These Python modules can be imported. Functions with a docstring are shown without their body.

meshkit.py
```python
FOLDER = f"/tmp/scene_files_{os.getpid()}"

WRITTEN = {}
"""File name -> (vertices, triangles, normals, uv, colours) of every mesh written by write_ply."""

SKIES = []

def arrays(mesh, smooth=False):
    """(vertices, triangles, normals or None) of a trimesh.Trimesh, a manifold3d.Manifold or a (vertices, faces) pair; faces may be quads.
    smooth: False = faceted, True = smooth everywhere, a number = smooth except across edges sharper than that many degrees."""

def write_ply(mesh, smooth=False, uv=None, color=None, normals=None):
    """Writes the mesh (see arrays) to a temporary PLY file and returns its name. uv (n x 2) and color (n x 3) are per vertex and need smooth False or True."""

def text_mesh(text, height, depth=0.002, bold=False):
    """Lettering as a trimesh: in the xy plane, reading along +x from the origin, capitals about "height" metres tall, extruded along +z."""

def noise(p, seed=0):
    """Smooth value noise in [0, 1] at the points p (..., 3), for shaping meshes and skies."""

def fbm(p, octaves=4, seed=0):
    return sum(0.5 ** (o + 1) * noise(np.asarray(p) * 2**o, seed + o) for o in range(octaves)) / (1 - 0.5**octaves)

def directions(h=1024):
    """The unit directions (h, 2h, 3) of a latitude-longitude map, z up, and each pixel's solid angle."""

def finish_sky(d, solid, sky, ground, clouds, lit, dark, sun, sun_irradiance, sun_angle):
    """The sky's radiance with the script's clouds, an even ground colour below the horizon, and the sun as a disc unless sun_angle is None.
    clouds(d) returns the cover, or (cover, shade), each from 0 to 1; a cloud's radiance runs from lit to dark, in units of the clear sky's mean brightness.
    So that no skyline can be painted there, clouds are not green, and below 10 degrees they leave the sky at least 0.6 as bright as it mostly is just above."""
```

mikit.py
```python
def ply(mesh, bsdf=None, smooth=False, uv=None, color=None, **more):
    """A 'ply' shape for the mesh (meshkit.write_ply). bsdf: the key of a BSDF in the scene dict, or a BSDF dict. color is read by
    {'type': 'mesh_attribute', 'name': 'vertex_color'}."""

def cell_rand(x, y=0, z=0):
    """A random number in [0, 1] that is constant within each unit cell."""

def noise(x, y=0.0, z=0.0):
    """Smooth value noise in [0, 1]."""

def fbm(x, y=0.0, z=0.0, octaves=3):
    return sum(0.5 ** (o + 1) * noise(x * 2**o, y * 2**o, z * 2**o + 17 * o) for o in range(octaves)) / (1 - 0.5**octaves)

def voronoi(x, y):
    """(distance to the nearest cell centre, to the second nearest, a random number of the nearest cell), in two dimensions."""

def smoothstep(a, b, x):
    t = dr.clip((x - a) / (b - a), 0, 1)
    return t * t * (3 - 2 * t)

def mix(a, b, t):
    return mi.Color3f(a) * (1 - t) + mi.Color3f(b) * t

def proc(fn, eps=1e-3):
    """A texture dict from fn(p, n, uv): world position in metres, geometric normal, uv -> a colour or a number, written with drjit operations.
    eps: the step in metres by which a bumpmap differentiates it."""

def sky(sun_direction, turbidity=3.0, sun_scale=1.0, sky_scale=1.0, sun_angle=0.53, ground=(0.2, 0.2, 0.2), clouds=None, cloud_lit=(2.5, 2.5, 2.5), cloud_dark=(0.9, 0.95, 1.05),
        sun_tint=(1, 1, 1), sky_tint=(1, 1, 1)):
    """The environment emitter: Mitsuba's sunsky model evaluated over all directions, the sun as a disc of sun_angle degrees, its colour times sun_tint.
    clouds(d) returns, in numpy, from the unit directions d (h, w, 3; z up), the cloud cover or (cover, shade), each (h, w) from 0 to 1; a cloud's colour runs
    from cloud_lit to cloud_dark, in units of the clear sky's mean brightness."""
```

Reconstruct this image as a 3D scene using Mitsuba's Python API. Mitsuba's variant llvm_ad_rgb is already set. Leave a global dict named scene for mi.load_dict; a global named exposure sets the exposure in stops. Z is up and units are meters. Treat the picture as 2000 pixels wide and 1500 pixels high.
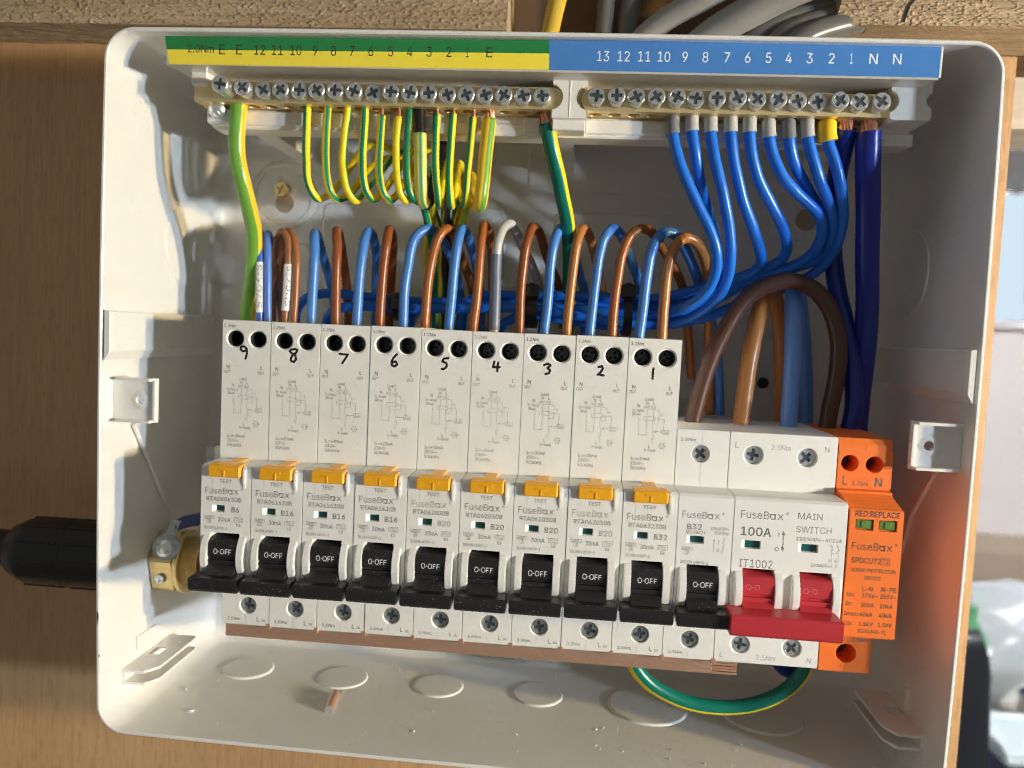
import math
import numpy as np, trimesh, drjit as dr, mitsuba as mi, mikit, meshkit
import manifold3d as m3
from manifold3d import Manifold, CrossSection
from shapely.geometry import LineString, Polygon, Point, box as sbox
from shapely.ops import unary_union

T = mi.ScalarTransform4f
rng = np.random.default_rng(7)
scene, labels = {}, {}

# ------------------------------------------------------------------ camera, light, exposure
# all building is done in millimetres: x to the right, z up, d out of the back board towards the camera (world y = -d)
EYE = np.array([0.124058, -0.344000, 0.075922])
FWD, DOWN = np.array([-0.07739587, 0.99489063, -0.06482678]), np.array([0.05107151, -0.06098022, -0.99683154])
scene['camera'] = {'type': 'thinlens', 'to_world': T().look_at(origin=EYE.tolist(), target=(EYE + FWD).tolist(), up=(-DOWN).tolist()),
                   'fov': 66.63, 'fov_axis': 'x', 'aperture_radius': 0.0013, 'focus_distance': 0.262, 'near_clip': 0.01, 'far_clip': 20.0}
scene['room_light'] = {'type': 'constant', 'radiance': {'type': 'rgb', 'value': [0.185, 0.182, 0.172]}}   # the lit room behind the photographer
exposure = 0.1
WARM, COOL = [1290.0, 985.0, 530.0], [840.0, 1005.0, 1220.0]     # the two heads of the work lamp that stands to the right
LAMPS = [((1054, 100, 450), WARM), ((1054, 46, 600), COOL)]        # x, z, d in mm

# ------------------------------------------------------------------ helpers
K = 0.001
def man(v, f):
    return Manifold(m3.Mesh(np.asarray(v, np.float32), np.asarray(f, np.uint32)))
def union(parts):
    return Manifold.batch_boolean(list(parts), m3.OpType.Add)
def cs(poly):
    polys = getattr(poly, 'geoms', [poly])
    c = []
    for g in polys:
        if g.is_empty: continue
        c.append(np.asarray(g.exterior.coords)[:-1]); c += [np.asarray(i.coords)[:-1] for i in g.interiors]
    return CrossSection(c, m3.FillRule.EvenOdd)
def prof(poly, x0, x1):
    """a (d, z) outline drawn out along x"""
    return cs(poly).extrude(x1 - x0).transform(np.array([[0, 0, 1, x0], [-1, 0, 0, 0], [0, 1, 0, 0]], float))
def face(poly, d0, d1):
    """an (x, z) outline drawn out along d"""
    return cs(poly).extrude(d1 - d0).transform(np.array([[1, 0, 0, 0], [0, 0, -1, -d0], [0, 1, 0, 0]], float))
def plan(poly, z0, z1):
    """an (x, d) outline drawn out along z"""
    return cs(poly).extrude(z1 - z0).transform(np.array([[1, 0, 0, 0], [0, -1, 0, 0], [0, 0, 1, z0]], float))
def hull(pts):
    return Manifold.hull_points(np.asarray(pts, float))
def cbox(x0, x1, z0, z1, d0, d1, c=0.25):
    """a box with chamfered edges"""
    pts = []
    for x, sx in ((x0, 1), (x1, -1)):
        for z, sz in ((z0, 1), (z1, -1)):
            for d, sd in ((d0, 1), (d1, -1)):
                pts += [(x, -(d + sd * c), z + sz * c), (x + sx * c, -d, z + sz * c), (x + sx * c, -(d + sd * c), z)]
    return hull(pts)
def rod(x, z, d0, d1, r, r2=None, n=24):
    """a round bar along d"""
    return Manifold.cylinder(d1 - d0, r, r if r2 is None else r2, n).transform(np.array([[1, 0, 0, x], [0, 0, -1, -d0], [0, 1, 0, z]], float))
def soft(poly, r):
    return poly.buffer(-r).buffer(r, quad_segs=3)
def stroke(pts, w):
    return LineString(pts).buffer(w / 2, quad_segs=3)

def put(key, mesh, bsdf, smooth=30, **kw):
    """one entry of the scene; the mesh is in millimetres"""
    if isinstance(mesh, Manifold):
        m = mesh.to_mesh(); v, f = np.array(m.vert_properties[:, :3], float), np.array(m.tri_verts)
    elif isinstance(mesh, tuple): v, f = mesh
    else: v, f = np.asarray(mesh.vertices), np.asarray(mesh.faces)
    k, n = key, 0
    while k in scene:
        n += 1; k = f'{key}_{n:03d}'
    scene[k] = mikit.ply((np.asarray(v) * K, f), bsdf, smooth=smooth, **kw)
    return k
def put_copy(key, source, x, z, d, spin=0.0, tilt=None):
    """the same mesh at another place (mm), spun about the d axis"""
    k, n = key, 0
    while k in scene:
        n += 1; k = f'{key}_{n:03d}'
    t = T().translate([x * K, -d * K, z * K])
    if tilt: t = t @ T().rotate(tilt[0], tilt[1])
    scene[k] = {**source, 'to_world': t @ T().rotate([0, 1, 0], spin)}
    return k
used = {}
def name(base):
    n = used.get(base, -1) + 1; used[base] = n
    return base if n == 0 else f'{base}_{n:03d}'
def tag(key, label, category=None, group=None, kind=None):
    labels[key] = {'label': label}
    if category: labels[key]['category'] = category
    if group: labels[key]['group'] = group
    if kind: labels[key]['kind'] = kind

_text = {}
def text(s, h, bold=False):
    bold = bold or h < 1.6                                   # fine print is set a little heavier
    k = (s, bold)
    if k not in _text:
        t = meshkit.text_mesh(s, 1.0, 0.03, bold)
        _text[k] = (np.asarray(t.vertices), np.asarray(t.faces))
    v, f = _text[k]
    return v * [h, h, 1.0], f
def lay(items, d):
    """flat print on the plane d: items are ('t', text, x, z, cap height, width or None, bold, angle) or shapely outlines in (x, z)"""
    V, F, at = [], [], 0
    for it in items:
        if isinstance(it, tuple):
            s, x, z, h, w, bold, ang = (list(it[1:]) + [None, False, 0][len(it) - 5:])
            v, f = text(s, h, bold)
            if w: v = v * [w / (v[:, 0].max() - min(v[:, 0].min(), 0)), 1, 1]
            if ang:
                a = math.radians(ang); v = np.c_[v[:, 0] * math.cos(a) - v[:, 1] * math.sin(a), v[:, 0] * math.sin(a) + v[:, 1] * math.cos(a), v[:, 2]]
            v = np.c_[x + v[:, 0], -(d - 0.008 + v[:, 2]), z + v[:, 1]]
        else:
            m = face(it, d - 0.008, d + 0.022).to_mesh()
            v, f = np.array(m.vert_properties[:, :3]), np.array(m.tri_verts)
        V.append(v); F.append(f + at); at += len(v)
    return np.vstack(V), np.vstack(F)

def spline(pts, per=8):
    p = np.asarray(pts, float); p = np.vstack([2 * p[0] - p[1], p, 2 * p[-1] - p[-2]])
    out = []
    for i in range(1, len(p) - 2):
        a, b, c, e = p[i - 1:i + 3]
        k1 = max(np.linalg.norm(b - a), 1e-6) ** .5; k2 = max(np.linalg.norm(c - b), 1e-6) ** .5; k3 = max(np.linalg.norm(e - c), 1e-6) ** .5
        t0, t1, t2, t3 = 0, k1, k1 + k2, k1 + k2 + k3
        for t in np.linspace(t1, t2, per, endpoint=False):
            A1 = (t1 - t) / (t1 - t0) * a + (t - t0) / (t1 - t0) * b; A2 = (t2 - t) / (t2 - t1) * b + (t - t1) / (t2 - t1) * c
            A3 = (t3 - t) / (t3 - t2) * c + (t - t2) / (t3 - t2) * e
            B1 = (t2 - t) / (t2 - t0) * A1 + (t - t0) / (t2 - t0) * A2; B2 = (t3 - t) / (t3 - t1) * A2 + (t - t1) / (t3 - t1) * A3
            out.append((t2 - t) / (t2 - t1) * B1 + (t - t1) / (t2 - t1) * B2)
    out.append(p[-2])
    out = np.array(out)
    for _ in range(2):                                       # a cable has no kinks
        out[1:-1] = .25 * out[:-2] + .5 * out[1:-1] + .25 * out[2:]
    return out
def tube(path, r, n=16, phase=0.0, twist=0.0):
    """(vertices, faces, uv) of a capped tube along world-mm points; uv.x is the cosine of the angle from the stripe's centre, uv.y the length along it in mm"""
    p = np.asarray(path, float); tan = np.gradient(p, axis=0); tan /= np.linalg.norm(tan, axis=1, keepdims=True) + 1e-12
    nrm = np.array([0, -1.0, 0]) - tan[0] * np.dot([0, -1.0, 0], tan[0])
    if np.linalg.norm(nrm) < .1: nrm = np.array([0, 0, 1.0]) - tan[0] * tan[0][2]
    nrm /= np.linalg.norm(nrm)
    s = np.r_[0, np.cumsum(np.linalg.norm(np.diff(p, axis=0), axis=1))]
    rr = np.broadcast_to(np.asarray(r, float), (len(p),))
    a = np.arange(n) * 2 * math.pi / n
    V, U = [], []
    for i in range(len(p)):
        if i:
            nrm = nrm - tan[i] * np.dot(nrm, tan[i]); nrm /= np.linalg.norm(nrm)
        bi = np.cross(tan[i], nrm)
        V.append(p[i] + rr[i] * (np.cos(a)[:, None] * nrm + np.sin(a)[:, None] * bi))
        U.append(np.c_[np.cos(a + math.radians(phase) - twist * s[i]), np.full(n, s[i])])
    k = np.arange(n); F = []
    for i in range(len(p) - 1):
        q0, q1, q2, q3 = i * n + k, i * n + (k + 1) % n, (i + 1) * n + (k + 1) % n, (i + 1) * n + k
        F += [np.c_[q0, q1, q2], np.c_[q0, q2, q3]]
    base = len(p) * n
    V.append(np.array([p[0], p[-1]])); U.append(np.array([[0, 0], [0, s[-1]]]))
    F += [np.c_[np.full(n, base), (k + 1) % n, k], np.c_[np.full(n, base + 1), (len(p) - 1) * n + k, (len(p) - 1) * n + (k + 1) % n]]
    return np.vstack(V), np.vstack(F), np.vstack(U)
def W3(pts):
    return np.array([(x, -d, z) for x, z, d in pts], float)
def lathe_d(rh, x, z, n=28):
    """a turned shape: (radius, d) pairs about an axis along d"""
    a = np.arange(n) * 2 * math.pi / n; V, F = [], []
    for r, d in rh: V.append(np.c_[x + r * np.cos(a), np.full(n, -d), z + r * np.sin(a)])
    k = np.arange(n)
    for i in range(len(rh) - 1):
        q0, q1, q2, q3 = i * n + k, i * n + (k + 1) % n, (i + 1) * n + (k + 1) % n, (i + 1) * n + k
        F += [np.c_[q0, q1, q2], np.c_[q0, q2, q3]]
    return np.vstack(V), np.vstack(F)
def join(*ms):
    V, F, at = [], [], 0
    for m in ms:
        if isinstance(m, Manifold):
            q = m.to_mesh(); v, f = np.array(q.vert_properties[:, :3]), np.array(q.tri_verts)
        else: v, f = m[0], m[1]
        V.append(v); F.append(np.asarray(f) + at); at += len(v)
    return np.vstack(V), np.vstack(F)

# ------------------------------------------------------------------ materials
noise, fbm, mix, sstep = mikit.noise, mikit.fbm, mikit.mix, mikit.smoothstep
def plastic(key, col, rough=0.35, spec=0.5, coat=0.0, bump=None, **kw):
    b = {'type': 'principled', 'base_color': mikit.proc(col) if callable(col) else {'type': 'rgb', 'value': list(col)},
         'roughness': mikit.proc(rough) if callable(rough) else rough, 'specular': spec, **({'clearcoat': coat, 'clearcoat_gloss': 0.9} if coat else {}), **kw}
    if bump: b = {'type': 'bumpmap', 'arbitrary': mikit.proc(bump[0], eps=bump[1]), 'scale': 1.0, 'bsdf': b}
    scene[key] = {'type': 'twosided', 'bsdf': b}
def metal(key, col, rough=0.3, m=1.0, bump=None):
    plastic(key, col, rough, 0.5, 0, bump, metallic=m)

def worn(base, amt=0.06, s=160.0):
    def fn(p, n, uv):
        t = fbm(p.x * s, p.y * s, p.z * s, 3)
        return mi.Color3f(*base) * (1 + amt * (t - 0.5) * 2) * (1 - 0.07 * sstep(0.70, 0.82, noise(p.x * 900, p.y * 900, p.z * 900)) * sstep(.5, .7, noise(p.x * 60, p.y * 60, p.z * 60)))
    return fn
def orange_peel(p, n, uv):
    return 0.000035 * fbm(p.x * 700, p.y * 700, p.z * 700, 2)
def fine(p, n, uv):
    return 0.000012 * noise(p.x * 3500, p.y * 3500, p.z * 3500)
plastic('paint_white', worn((0.745, 0.735, 0.695), 0.03, 60), lambda p, n, uv: 0.22 + 0.1 * noise(p.x * 90, p.y * 90, p.z * 90), 0.5, 0.25, (orange_peel, 2e-4))
plastic('device_white', worn((0.80, 0.79, 0.735), 0.05, 90), 0.42, 0.45, 0, (fine, 5e-5))
plastic('device_whiter', (0.79, 0.785, 0.75), 0.4, 0.45, 0, (fine, 5e-5))
plastic('carrier_white', (0.78, 0.76, 0.70), 0.28, 0.5)
plastic('shelf_clear', (0.50, 0.48, 0.43), 0.16, 0.5, 0.4)
plastic('print_dark', (0.09, 0.09, 0.09), 0.6)
plastic('print_mid', (0.165, 0.16, 0.15), 0.6)
plastic('print_faint', (0.29, 0.28, 0.26), 0.6)
plastic('print_black', (0.03, 0.03, 0.03), 0.5)
plastic('print_white', (0.85, 0.85, 0.84), 0.5)
plastic('marker_ink', (0.012, 0.011, 0.014), 0.35)
def dusty_black(p, n, uv):
    s = sstep(0.80, 0.86, noise(p.x * 2600, p.y * 2600, p.z * 2600)) * sstep(.45, .7, noise(p.x * 230, p.y * 230, p.z * 230))
    return mix((0.014, 0.013, 0.013), (0.30, 0.28, 0.25), 0.5 * s)
plastic('lever_black', dusty_black, 0.38, 0.5, 0, (fine, 5e-5))
plastic('black_rubber', (0.011, 0.011, 0.012), 0.36)
plastic('black_gloss', (0.010, 0.010, 0.011), 0.2)
plastic('lever_red', (0.46, 0.028, 0.038), 0.4)
plastic('red_print', (0.62, 0.16, 0.16), 0.5)
plastic('spd_orange', (0.86, 0.185, 0.028), 0.42)
plastic('amber', (0.84, 0.40, 0.012), 0.34)
plastic('flag_green', (0.004, 0.085, 0.075), 0.25, 0.5, 0.5)
plastic('window_green', (0.11, 0.22, 0.055), 0.2, 0.5, 0.6)
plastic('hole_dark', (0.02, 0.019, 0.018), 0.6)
plastic('label_green', (0.018, 0.21, 0.055), 0.3, 0.5, 0.3)
plastic('label_yellow', (0.93, 0.76, 0.06), 0.3, 0.5, 0.3)
plastic('label_blue', (0.065, 0.22, 0.56), 0.3, 0.5, 0.3)
metal('zinc', lambda p, n, uv: mix((0.66, 0.70, 0.71), (0.90, 0.92, 0.93), fbm(p.x * 1500, p.y * 1500, p.z * 1500, 2)), 0.34, 0.88)
metal('zinc_dull', lambda p, n, uv: mix((0.30, 0.33, 0.34), (0.60, 0.63, 0.64), fbm(p.x * 800, p.y * 800, p.z * 800, 2)), 0.38, 0.85)
metal('steel_black', (0.10, 0.11, 0.115), 0.28, 0.9)
metal('brass', lambda p, n, uv: mix((0.62, 0.46, 0.19), (0.80, 0.64, 0.33), fbm(p.x * 120, p.y * 120, p.z * 800, 3)), 0.3, 0.85)
metal('brass_pale', lambda p, n, uv: mix((0.78, 0.60, 0.29), (0.93, 0.79, 0.46), fbm(p.x * 1400, p.y * 120, p.z * 120, 3)), 0.44, 0.85)
def copper_col(p, n, uv):
    scratch = sstep(.70, .78, noise(p.x * 500 + p.z * 300, p.y * 200, p.z * 1300))
    return mix((0.88, 0.50, 0.33), (0.97, 0.68, 0.50), 0.6 * fbm(p.x * 60, p.y * 60, p.z * 300, 3) + .5 * scratch)
metal('copper', copper_col, 0.38, 0.88)
metal('copper_bright', (0.85, 0.47, 0.32), 0.25, 0.9)
def scuff(p, n, uv):
    return 0.00003 * noise(p.x * 800, p.y * 800, p.z * 250) + 0.000012 * noise(p.x * 2500, p.y * 2500, p.z * 2500)
for k, c in dict(blue_loop=(0.07, 0.225, 0.60), blue_thin=(0.055, 0.15, 0.56), blue_thin2=(0.085, 0.20, 0.58), blue=(0.014, 0.155, 0.64), blue_navy=(0.008, 0.03, 0.23), blue_violet=(0.016, 0.028, 0.27),
                 blue_tail=(0.13, 0.28, 0.68), brown_b=(0.30, 0.125, 0.05), brown_c=(0.33, 0.12, 0.042), brown_d=(0.255, 0.075, 0.022), brown_e=(0.36, 0.112, 0.025), brown_f=(0.43, 0.17, 0.048),
                 brown_dark=(0.075, 0.034, 0.024), brown_tan=(0.46, 0.185, 0.055), grey_pvc=(0.46, 0.455, 0.435), black_sleeve=(0.014, 0.013, 0.013),
                 yellow_cable=(0.66, 0.44, 0.06), grey_cable=(0.31, 0.30, 0.275), grey_cable_dark=(0.125, 0.12, 0.11)).items():
    plastic(k, c, 0.3, 0.4, 0, (scuff, 1e-4))
plastic('sleeve_grey', (0.13, 0.155, 0.21), 0.4)
plastic('ferrule_grey', (0.42, 0.415, 0.395), 0.32)
plastic('ferrule_dark', (0.17, 0.175, 0.185), 0.32)
plastic('ferrule_yellow', (0.85, 0.53, 0.02), 0.32)
plastic('paper_white', (0.82, 0.815, 0.80), 0.5)
def stripes(green, yellow):
    def fn(p, n, uv):                                        # uv.x: cosine of the angle from the stripe's centre, less the cosine at its edge
        return mix(yellow, green, sstep(-0.05, 0.05, uv.x)) * (0.93 + 0.14 * fbm(p.x * 260, p.y * 260, p.z * 260, 2))
    return fn
for k, (g_, y_) in {'gy': ((0.012, 0.23, 0.10), (0.84, 0.66, 0.02)), 'gy_big': ((0.155, 0.37, 0.045), (0.84, 0.55, 0.035)), 'gy_dark': ((0.0, 0.15, 0.105), (0.80, 0.62, 0.015)),
                    'gy_sleeve': ((0.03, 0.30, 0.13), (0.85, 0.72, 0.16))}.items():
    plastic(k, stripes(g_, y_), 0.3, 0.5)

def beech(p, n, uv):
    x, z = p.x * 1000, p.z * 1000
    wave = fbm(x * 0.012, z * 0.003, 3.0, 3); fibre = noise(x * 1.9, z * 0.055, 1.0); fleck = sstep(0.66, 0.8, noise(x * 1.3, z * 0.16, 5.0))
    c = mix((0.50, 0.29, 0.138), (0.62, 0.39, 0.195), wave)
    return c * (0.91 + 0.16 * fibre) * (1 - 0.12 * fleck)
plastic('beech_board', beech, 0.42, 0.4, 0, (lambda p, n, uv: 0.00004 * noise(p.x * 1900, p.y * 1900, p.z * 90), 2e-4))
def sawn(p, n, uv):
    x, z, y = p.x * 1000, p.z * 1000, p.y * 1000
    band = fbm(x * 0.02, z * 0.25, y * .25, 3); fuzz = .6 * fbm(x * 0.05, z * 1.7, y * 1.7, 3) + .4 * fbm(x * .35, z * 1.2, y * 1.2, 3)
    return mix((0.25, 0.17, 0.09), (0.52, 0.385, 0.24), 0.5 * band + 0.5 * sstep(.2, .8, fuzz))
def sawn_h(p, n, uv):
    x, z, y = p.x * 1000, p.z * 1000, p.y * 1000
    return 0.0010 * fbm(x * 0.09, z * 1.2, y * 1.2, 4) + 0.0005 * sstep(.5, .8, noise(x * .8, z * 1.6, y * 1.6))
plastic('sawn_timber', sawn, 0.7, 0.4, 0, (sawn_h, 3e-4))
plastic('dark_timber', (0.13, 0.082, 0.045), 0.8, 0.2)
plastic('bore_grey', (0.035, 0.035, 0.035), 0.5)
metal('recess_shade', (0.10, 0.115, 0.12), 0.45, 0.7)  # dark tone stands in for the shade inside the screw slots
plastic('pale_timber', lambda p, n, uv: mix((0.50, 0.42, 0.33), (0.68, 0.60, 0.50), fbm(p.x * 30, p.y * 300, p.z * 300, 3)), 0.8, 0.2)
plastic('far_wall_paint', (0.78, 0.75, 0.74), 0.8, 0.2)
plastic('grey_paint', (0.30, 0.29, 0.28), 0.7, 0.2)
plastic('tan_board', (0.40, 0.32, 0.24), 0.6)
plastic('pale_blue_plastic', (0.62, 0.74, 0.80), 0.3)
plastic('clear_bag', (0.60, 0.66, 0.70), 0.18, 0.5, 0.6)
plastic('green_plastic', (0.10, 0.36, 0.17), 0.3)
plastic('navy_plastic', (0.03, 0.05, 0.17), 0.4)
plastic('leather_black', (0.012, 0.014, 0.02), 0.28, 0.5)
plastic('rubber_dust', (0.55, 0.5, 0.43), 0.7)

# ------------------------------------------------------------------ lamps (out of the picture, to the right)
tag('twin_work_lamp', 'twin headed LED work lamp on a black pole, shining in from the right', 'lamp')
for (lx, lz, ld), rad in LAMPS:
    aim = np.array([110 - lx, -(70 - ld), 40 - lz], float); aim /= np.linalg.norm(aim)
    e1 = np.cross(aim, [0, 0, 1.0]); e1 /= np.linalg.norm(e1); e2 = np.cross(e1, aim)
    a = np.arange(40) * 2 * math.pi / 40
    o = np.array([lx, -ld, lz], float)
    ringp = lambda r, t: o + aim * t + r * (np.cos(a)[:, None] * e1 + np.sin(a)[:, None] * e2)
    k = np.arange(40)
    v = np.vstack([ringp(27, 0), [o]])
    put('twin_work_lamp__lens', (v, np.c_[(k + 1) % 40, k, np.full(40, 40)]), None, smooth=False, emitter={'type': 'area', 'radiance': {'type': 'rgb', 'value': rad}})
    rings = [ringp(27.5, -1), ringp(30, 4), ringp(31, 4), ringp(31, -25), ringp(18, -50)]
    F = [np.vstack([np.c_[i * 40 + k, i * 40 + (k + 1) % 40, (i + 1) * 40 + (k + 1) % 40], np.c_[i * 40 + k, (i + 1) * 40 + (k + 1) % 40, (i + 1) * 40 + k]]) for i in range(4)]
    put('twin_work_lamp__head', (np.vstack(rings), np.vstack(F)), 'black_rubber')
put('twin_work_lamp__pole', tube(W3([(1112, 170, 540), (1112, -300, 540), (1112, -1300, 540)]), 9)[:2], 'black_rubber')

tag('added_room_lamp', 'unseen lamp added to brighten the room behind the board', 'lamp')  # added out of view to brighten the far wall and clutter
s_ = trimesh.creation.icosphere(3, 60); s_.apply_translation([1550, 600, 470])
put('added_room_lamp', (np.asarray(s_.vertices), np.asarray(s_.faces)), None, smooth=True, emitter={'type': 'area', 'radiance': {'type': 'rgb', 'value': [430.0, 420.0, 425.0]}})
# ------------------------------------------------------------------ boards and timbers behind
put('backing_board', hull([(x, y, z) for x in (-420, 299.5, 300.2) for y in (0, 18) for z in (-420, 199) if not (x == 300.2 and y == 0)]), 'beech_board')
tag('backing_board', 'beech effect board that carries the white enclosure', 'board')

def batten(key, x0, x1, z0, z1, d0, d1, slant=0.0, n=(90, 12), amp=0.5, seed=1, mat='sawn_timber'):
    """a rough sawn piece: a box whose faces are finely divided and roughened"""
    b = trimesh.creation.box([x1 - x0, d1 - d0, z1 - z0]); b.apply_translation([(x0 + x1) / 2, -(d0 + d1) / 2, (z0 + z1) / 2])
    b = b.subdivide_to_size(4.0) if (x1 - x0) < 400 else b.subdivide_to_size(6.0)
    v = np.array(b.vertices)
    if slant: v[:, 0] += slant * (v[:, 2] - z0) / (z1 - z0) * np.clip(1 - (v[:, 0] - x0) / 40, 0, 1)
    nn = meshkit.fbm(v * [0.035, .2, .2], 3, seed) - .5; mm = meshkit.fbm(v * [.22, .4, .4], 3, seed + 5) - .5
    c = np.array([(x0 + x1) / 2, -(d0 + d1) / 2, (z0 + z1) / 2])
    v += (v - c) / np.abs(v - c).max(axis=1, keepdims=True) * (nn + mm)[:, None] * amp * 2 * np.array([.4, 1, 1])
    put(key, (v, np.array(b.faces)), mat, smooth=40)
batten('timber_batten', -330, 90.5, 197.3, 262, 0.3, 24, amp=.45, seed=3)
tag('timber_batten', 'rough sawn timber batten over the left half of the box', 'timber', 'rough timbers above the box')
batten('timber_batten_001', 217, 420, 199.2, 262, 0.3, 30, slant=11, amp=.45, seed=11)
tag('timber_batten_001', 'rough sawn timber batten at top right with a slanted cut end and a dark crack', 'timber', 'rough timbers above the box')
used['timber_batten'] = 1
put('timber_batten_001__crack', face(stroke([(242, 200.5), (243.5, 206), (248, 212), (252, 216), (256, 226)], .45), 29.2, 30.75), 'hole_dark')
batten('stacked_timber', 306, 430, 201.5, 227, -60, -22, amp=.7, seed=21)
tag('stacked_timber', 'golden rough timber end right of the board edge, upper of two', 'timber')
batten('stacked_timber_001', 303, 430, 177, 200.5, -62, -26, amp=.4, seed=25, mat='pale_timber')
tag('stacked_timber_001', 'pale grey timber under the golden one, right of the board edge', 'timber')
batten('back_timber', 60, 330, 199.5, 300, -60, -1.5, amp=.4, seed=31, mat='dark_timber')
tag('back_timber', 'dark brown timber lying behind the cables in the gap above the box', 'timber')

# ------------------------------------------------------------------ the enclosure
BX0, BX1, BZ0, BZ1, RIM = -39.0, 252.0, -72.7, 172.7, 86.8
def ring(inset, d, r, bow=1.0, n=26, m=9):
    x0, x1, z0, z1 = BX0 + inset, BX1 - inset, BZ0 + inset, BZ1 - inset
    pts = []
    for cx, cz, a0 in ((x1 - r, z0 + r, -90), (x1 - r, z1 - r, 0), (x0 + r, z1 - r, 90), (x0 + r, z0 + r, 180)):
        for q in range(m): a = math.radians(a0 + 90 * q / (m - 1)); pts.append((cx + r * math.cos(a), cz + r * math.sin(a)))
        nx = {-90: (x1, z1 - r), 0: (x0 + r, z1), 90: (x0, z0 + r), 180: (x1 - r, z0)}[a0]
        p0 = pts[-1]
        for q in range(1, n): pts.append((p0[0] + (nx[0] - p0[0]) * q / n, p0[1] + (nx[1] - p0[1]) * q / n))
    p = np.array(pts); u = (p[:, 0] - 106.5) / 145.5; w = (p[:, 1] - 50) / 122.7
    p[:, 0] += np.sign(u) * 1.2 * bow * np.clip(1 - w * w, 0, 1) * np.abs(u) ** 3 * (d / RIM)
    p[:, 1] += np.where(w < 0, -1.2, .5) * bow * np.clip(1 - u * u, 0, 1) * np.abs(w) ** 3 * (d / RIM)
    return np.c_[p[:, 0], np.full(len(p), -d), p[:, 1]]
t_ = 1.35
levels = [ring(0, 0, 10), ring(0, RIM - .4, 10), ring(.4, RIM, 9.8), ring(t_ - .35, RIM, 9), ring(t_, RIM - .4, 8.8)]
R_ = 6.0
levels += [ring(t_ + R_ * (1 - math.cos(a)), 1.3 + R_ * (1 - math.sin(a)), 8.8) for a in np.linspace(0, math.pi / 2, 7)]
N_ = len(levels[0]); k = np.arange(N_)
V = np.vstack(levels + [[[106.5, -1.3, 50.0]]])
F = [np.vstack([np.c_[i * N_ + k, i * N_ + (k + 1) % N_, (i + 1) * N_ + (k + 1) % N_], np.c_[i * N_ + k, (i + 1) * N_ + (k + 1) % N_, (i + 1) * N_ + k]]) for i in range(len(levels) - 1)]
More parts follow.
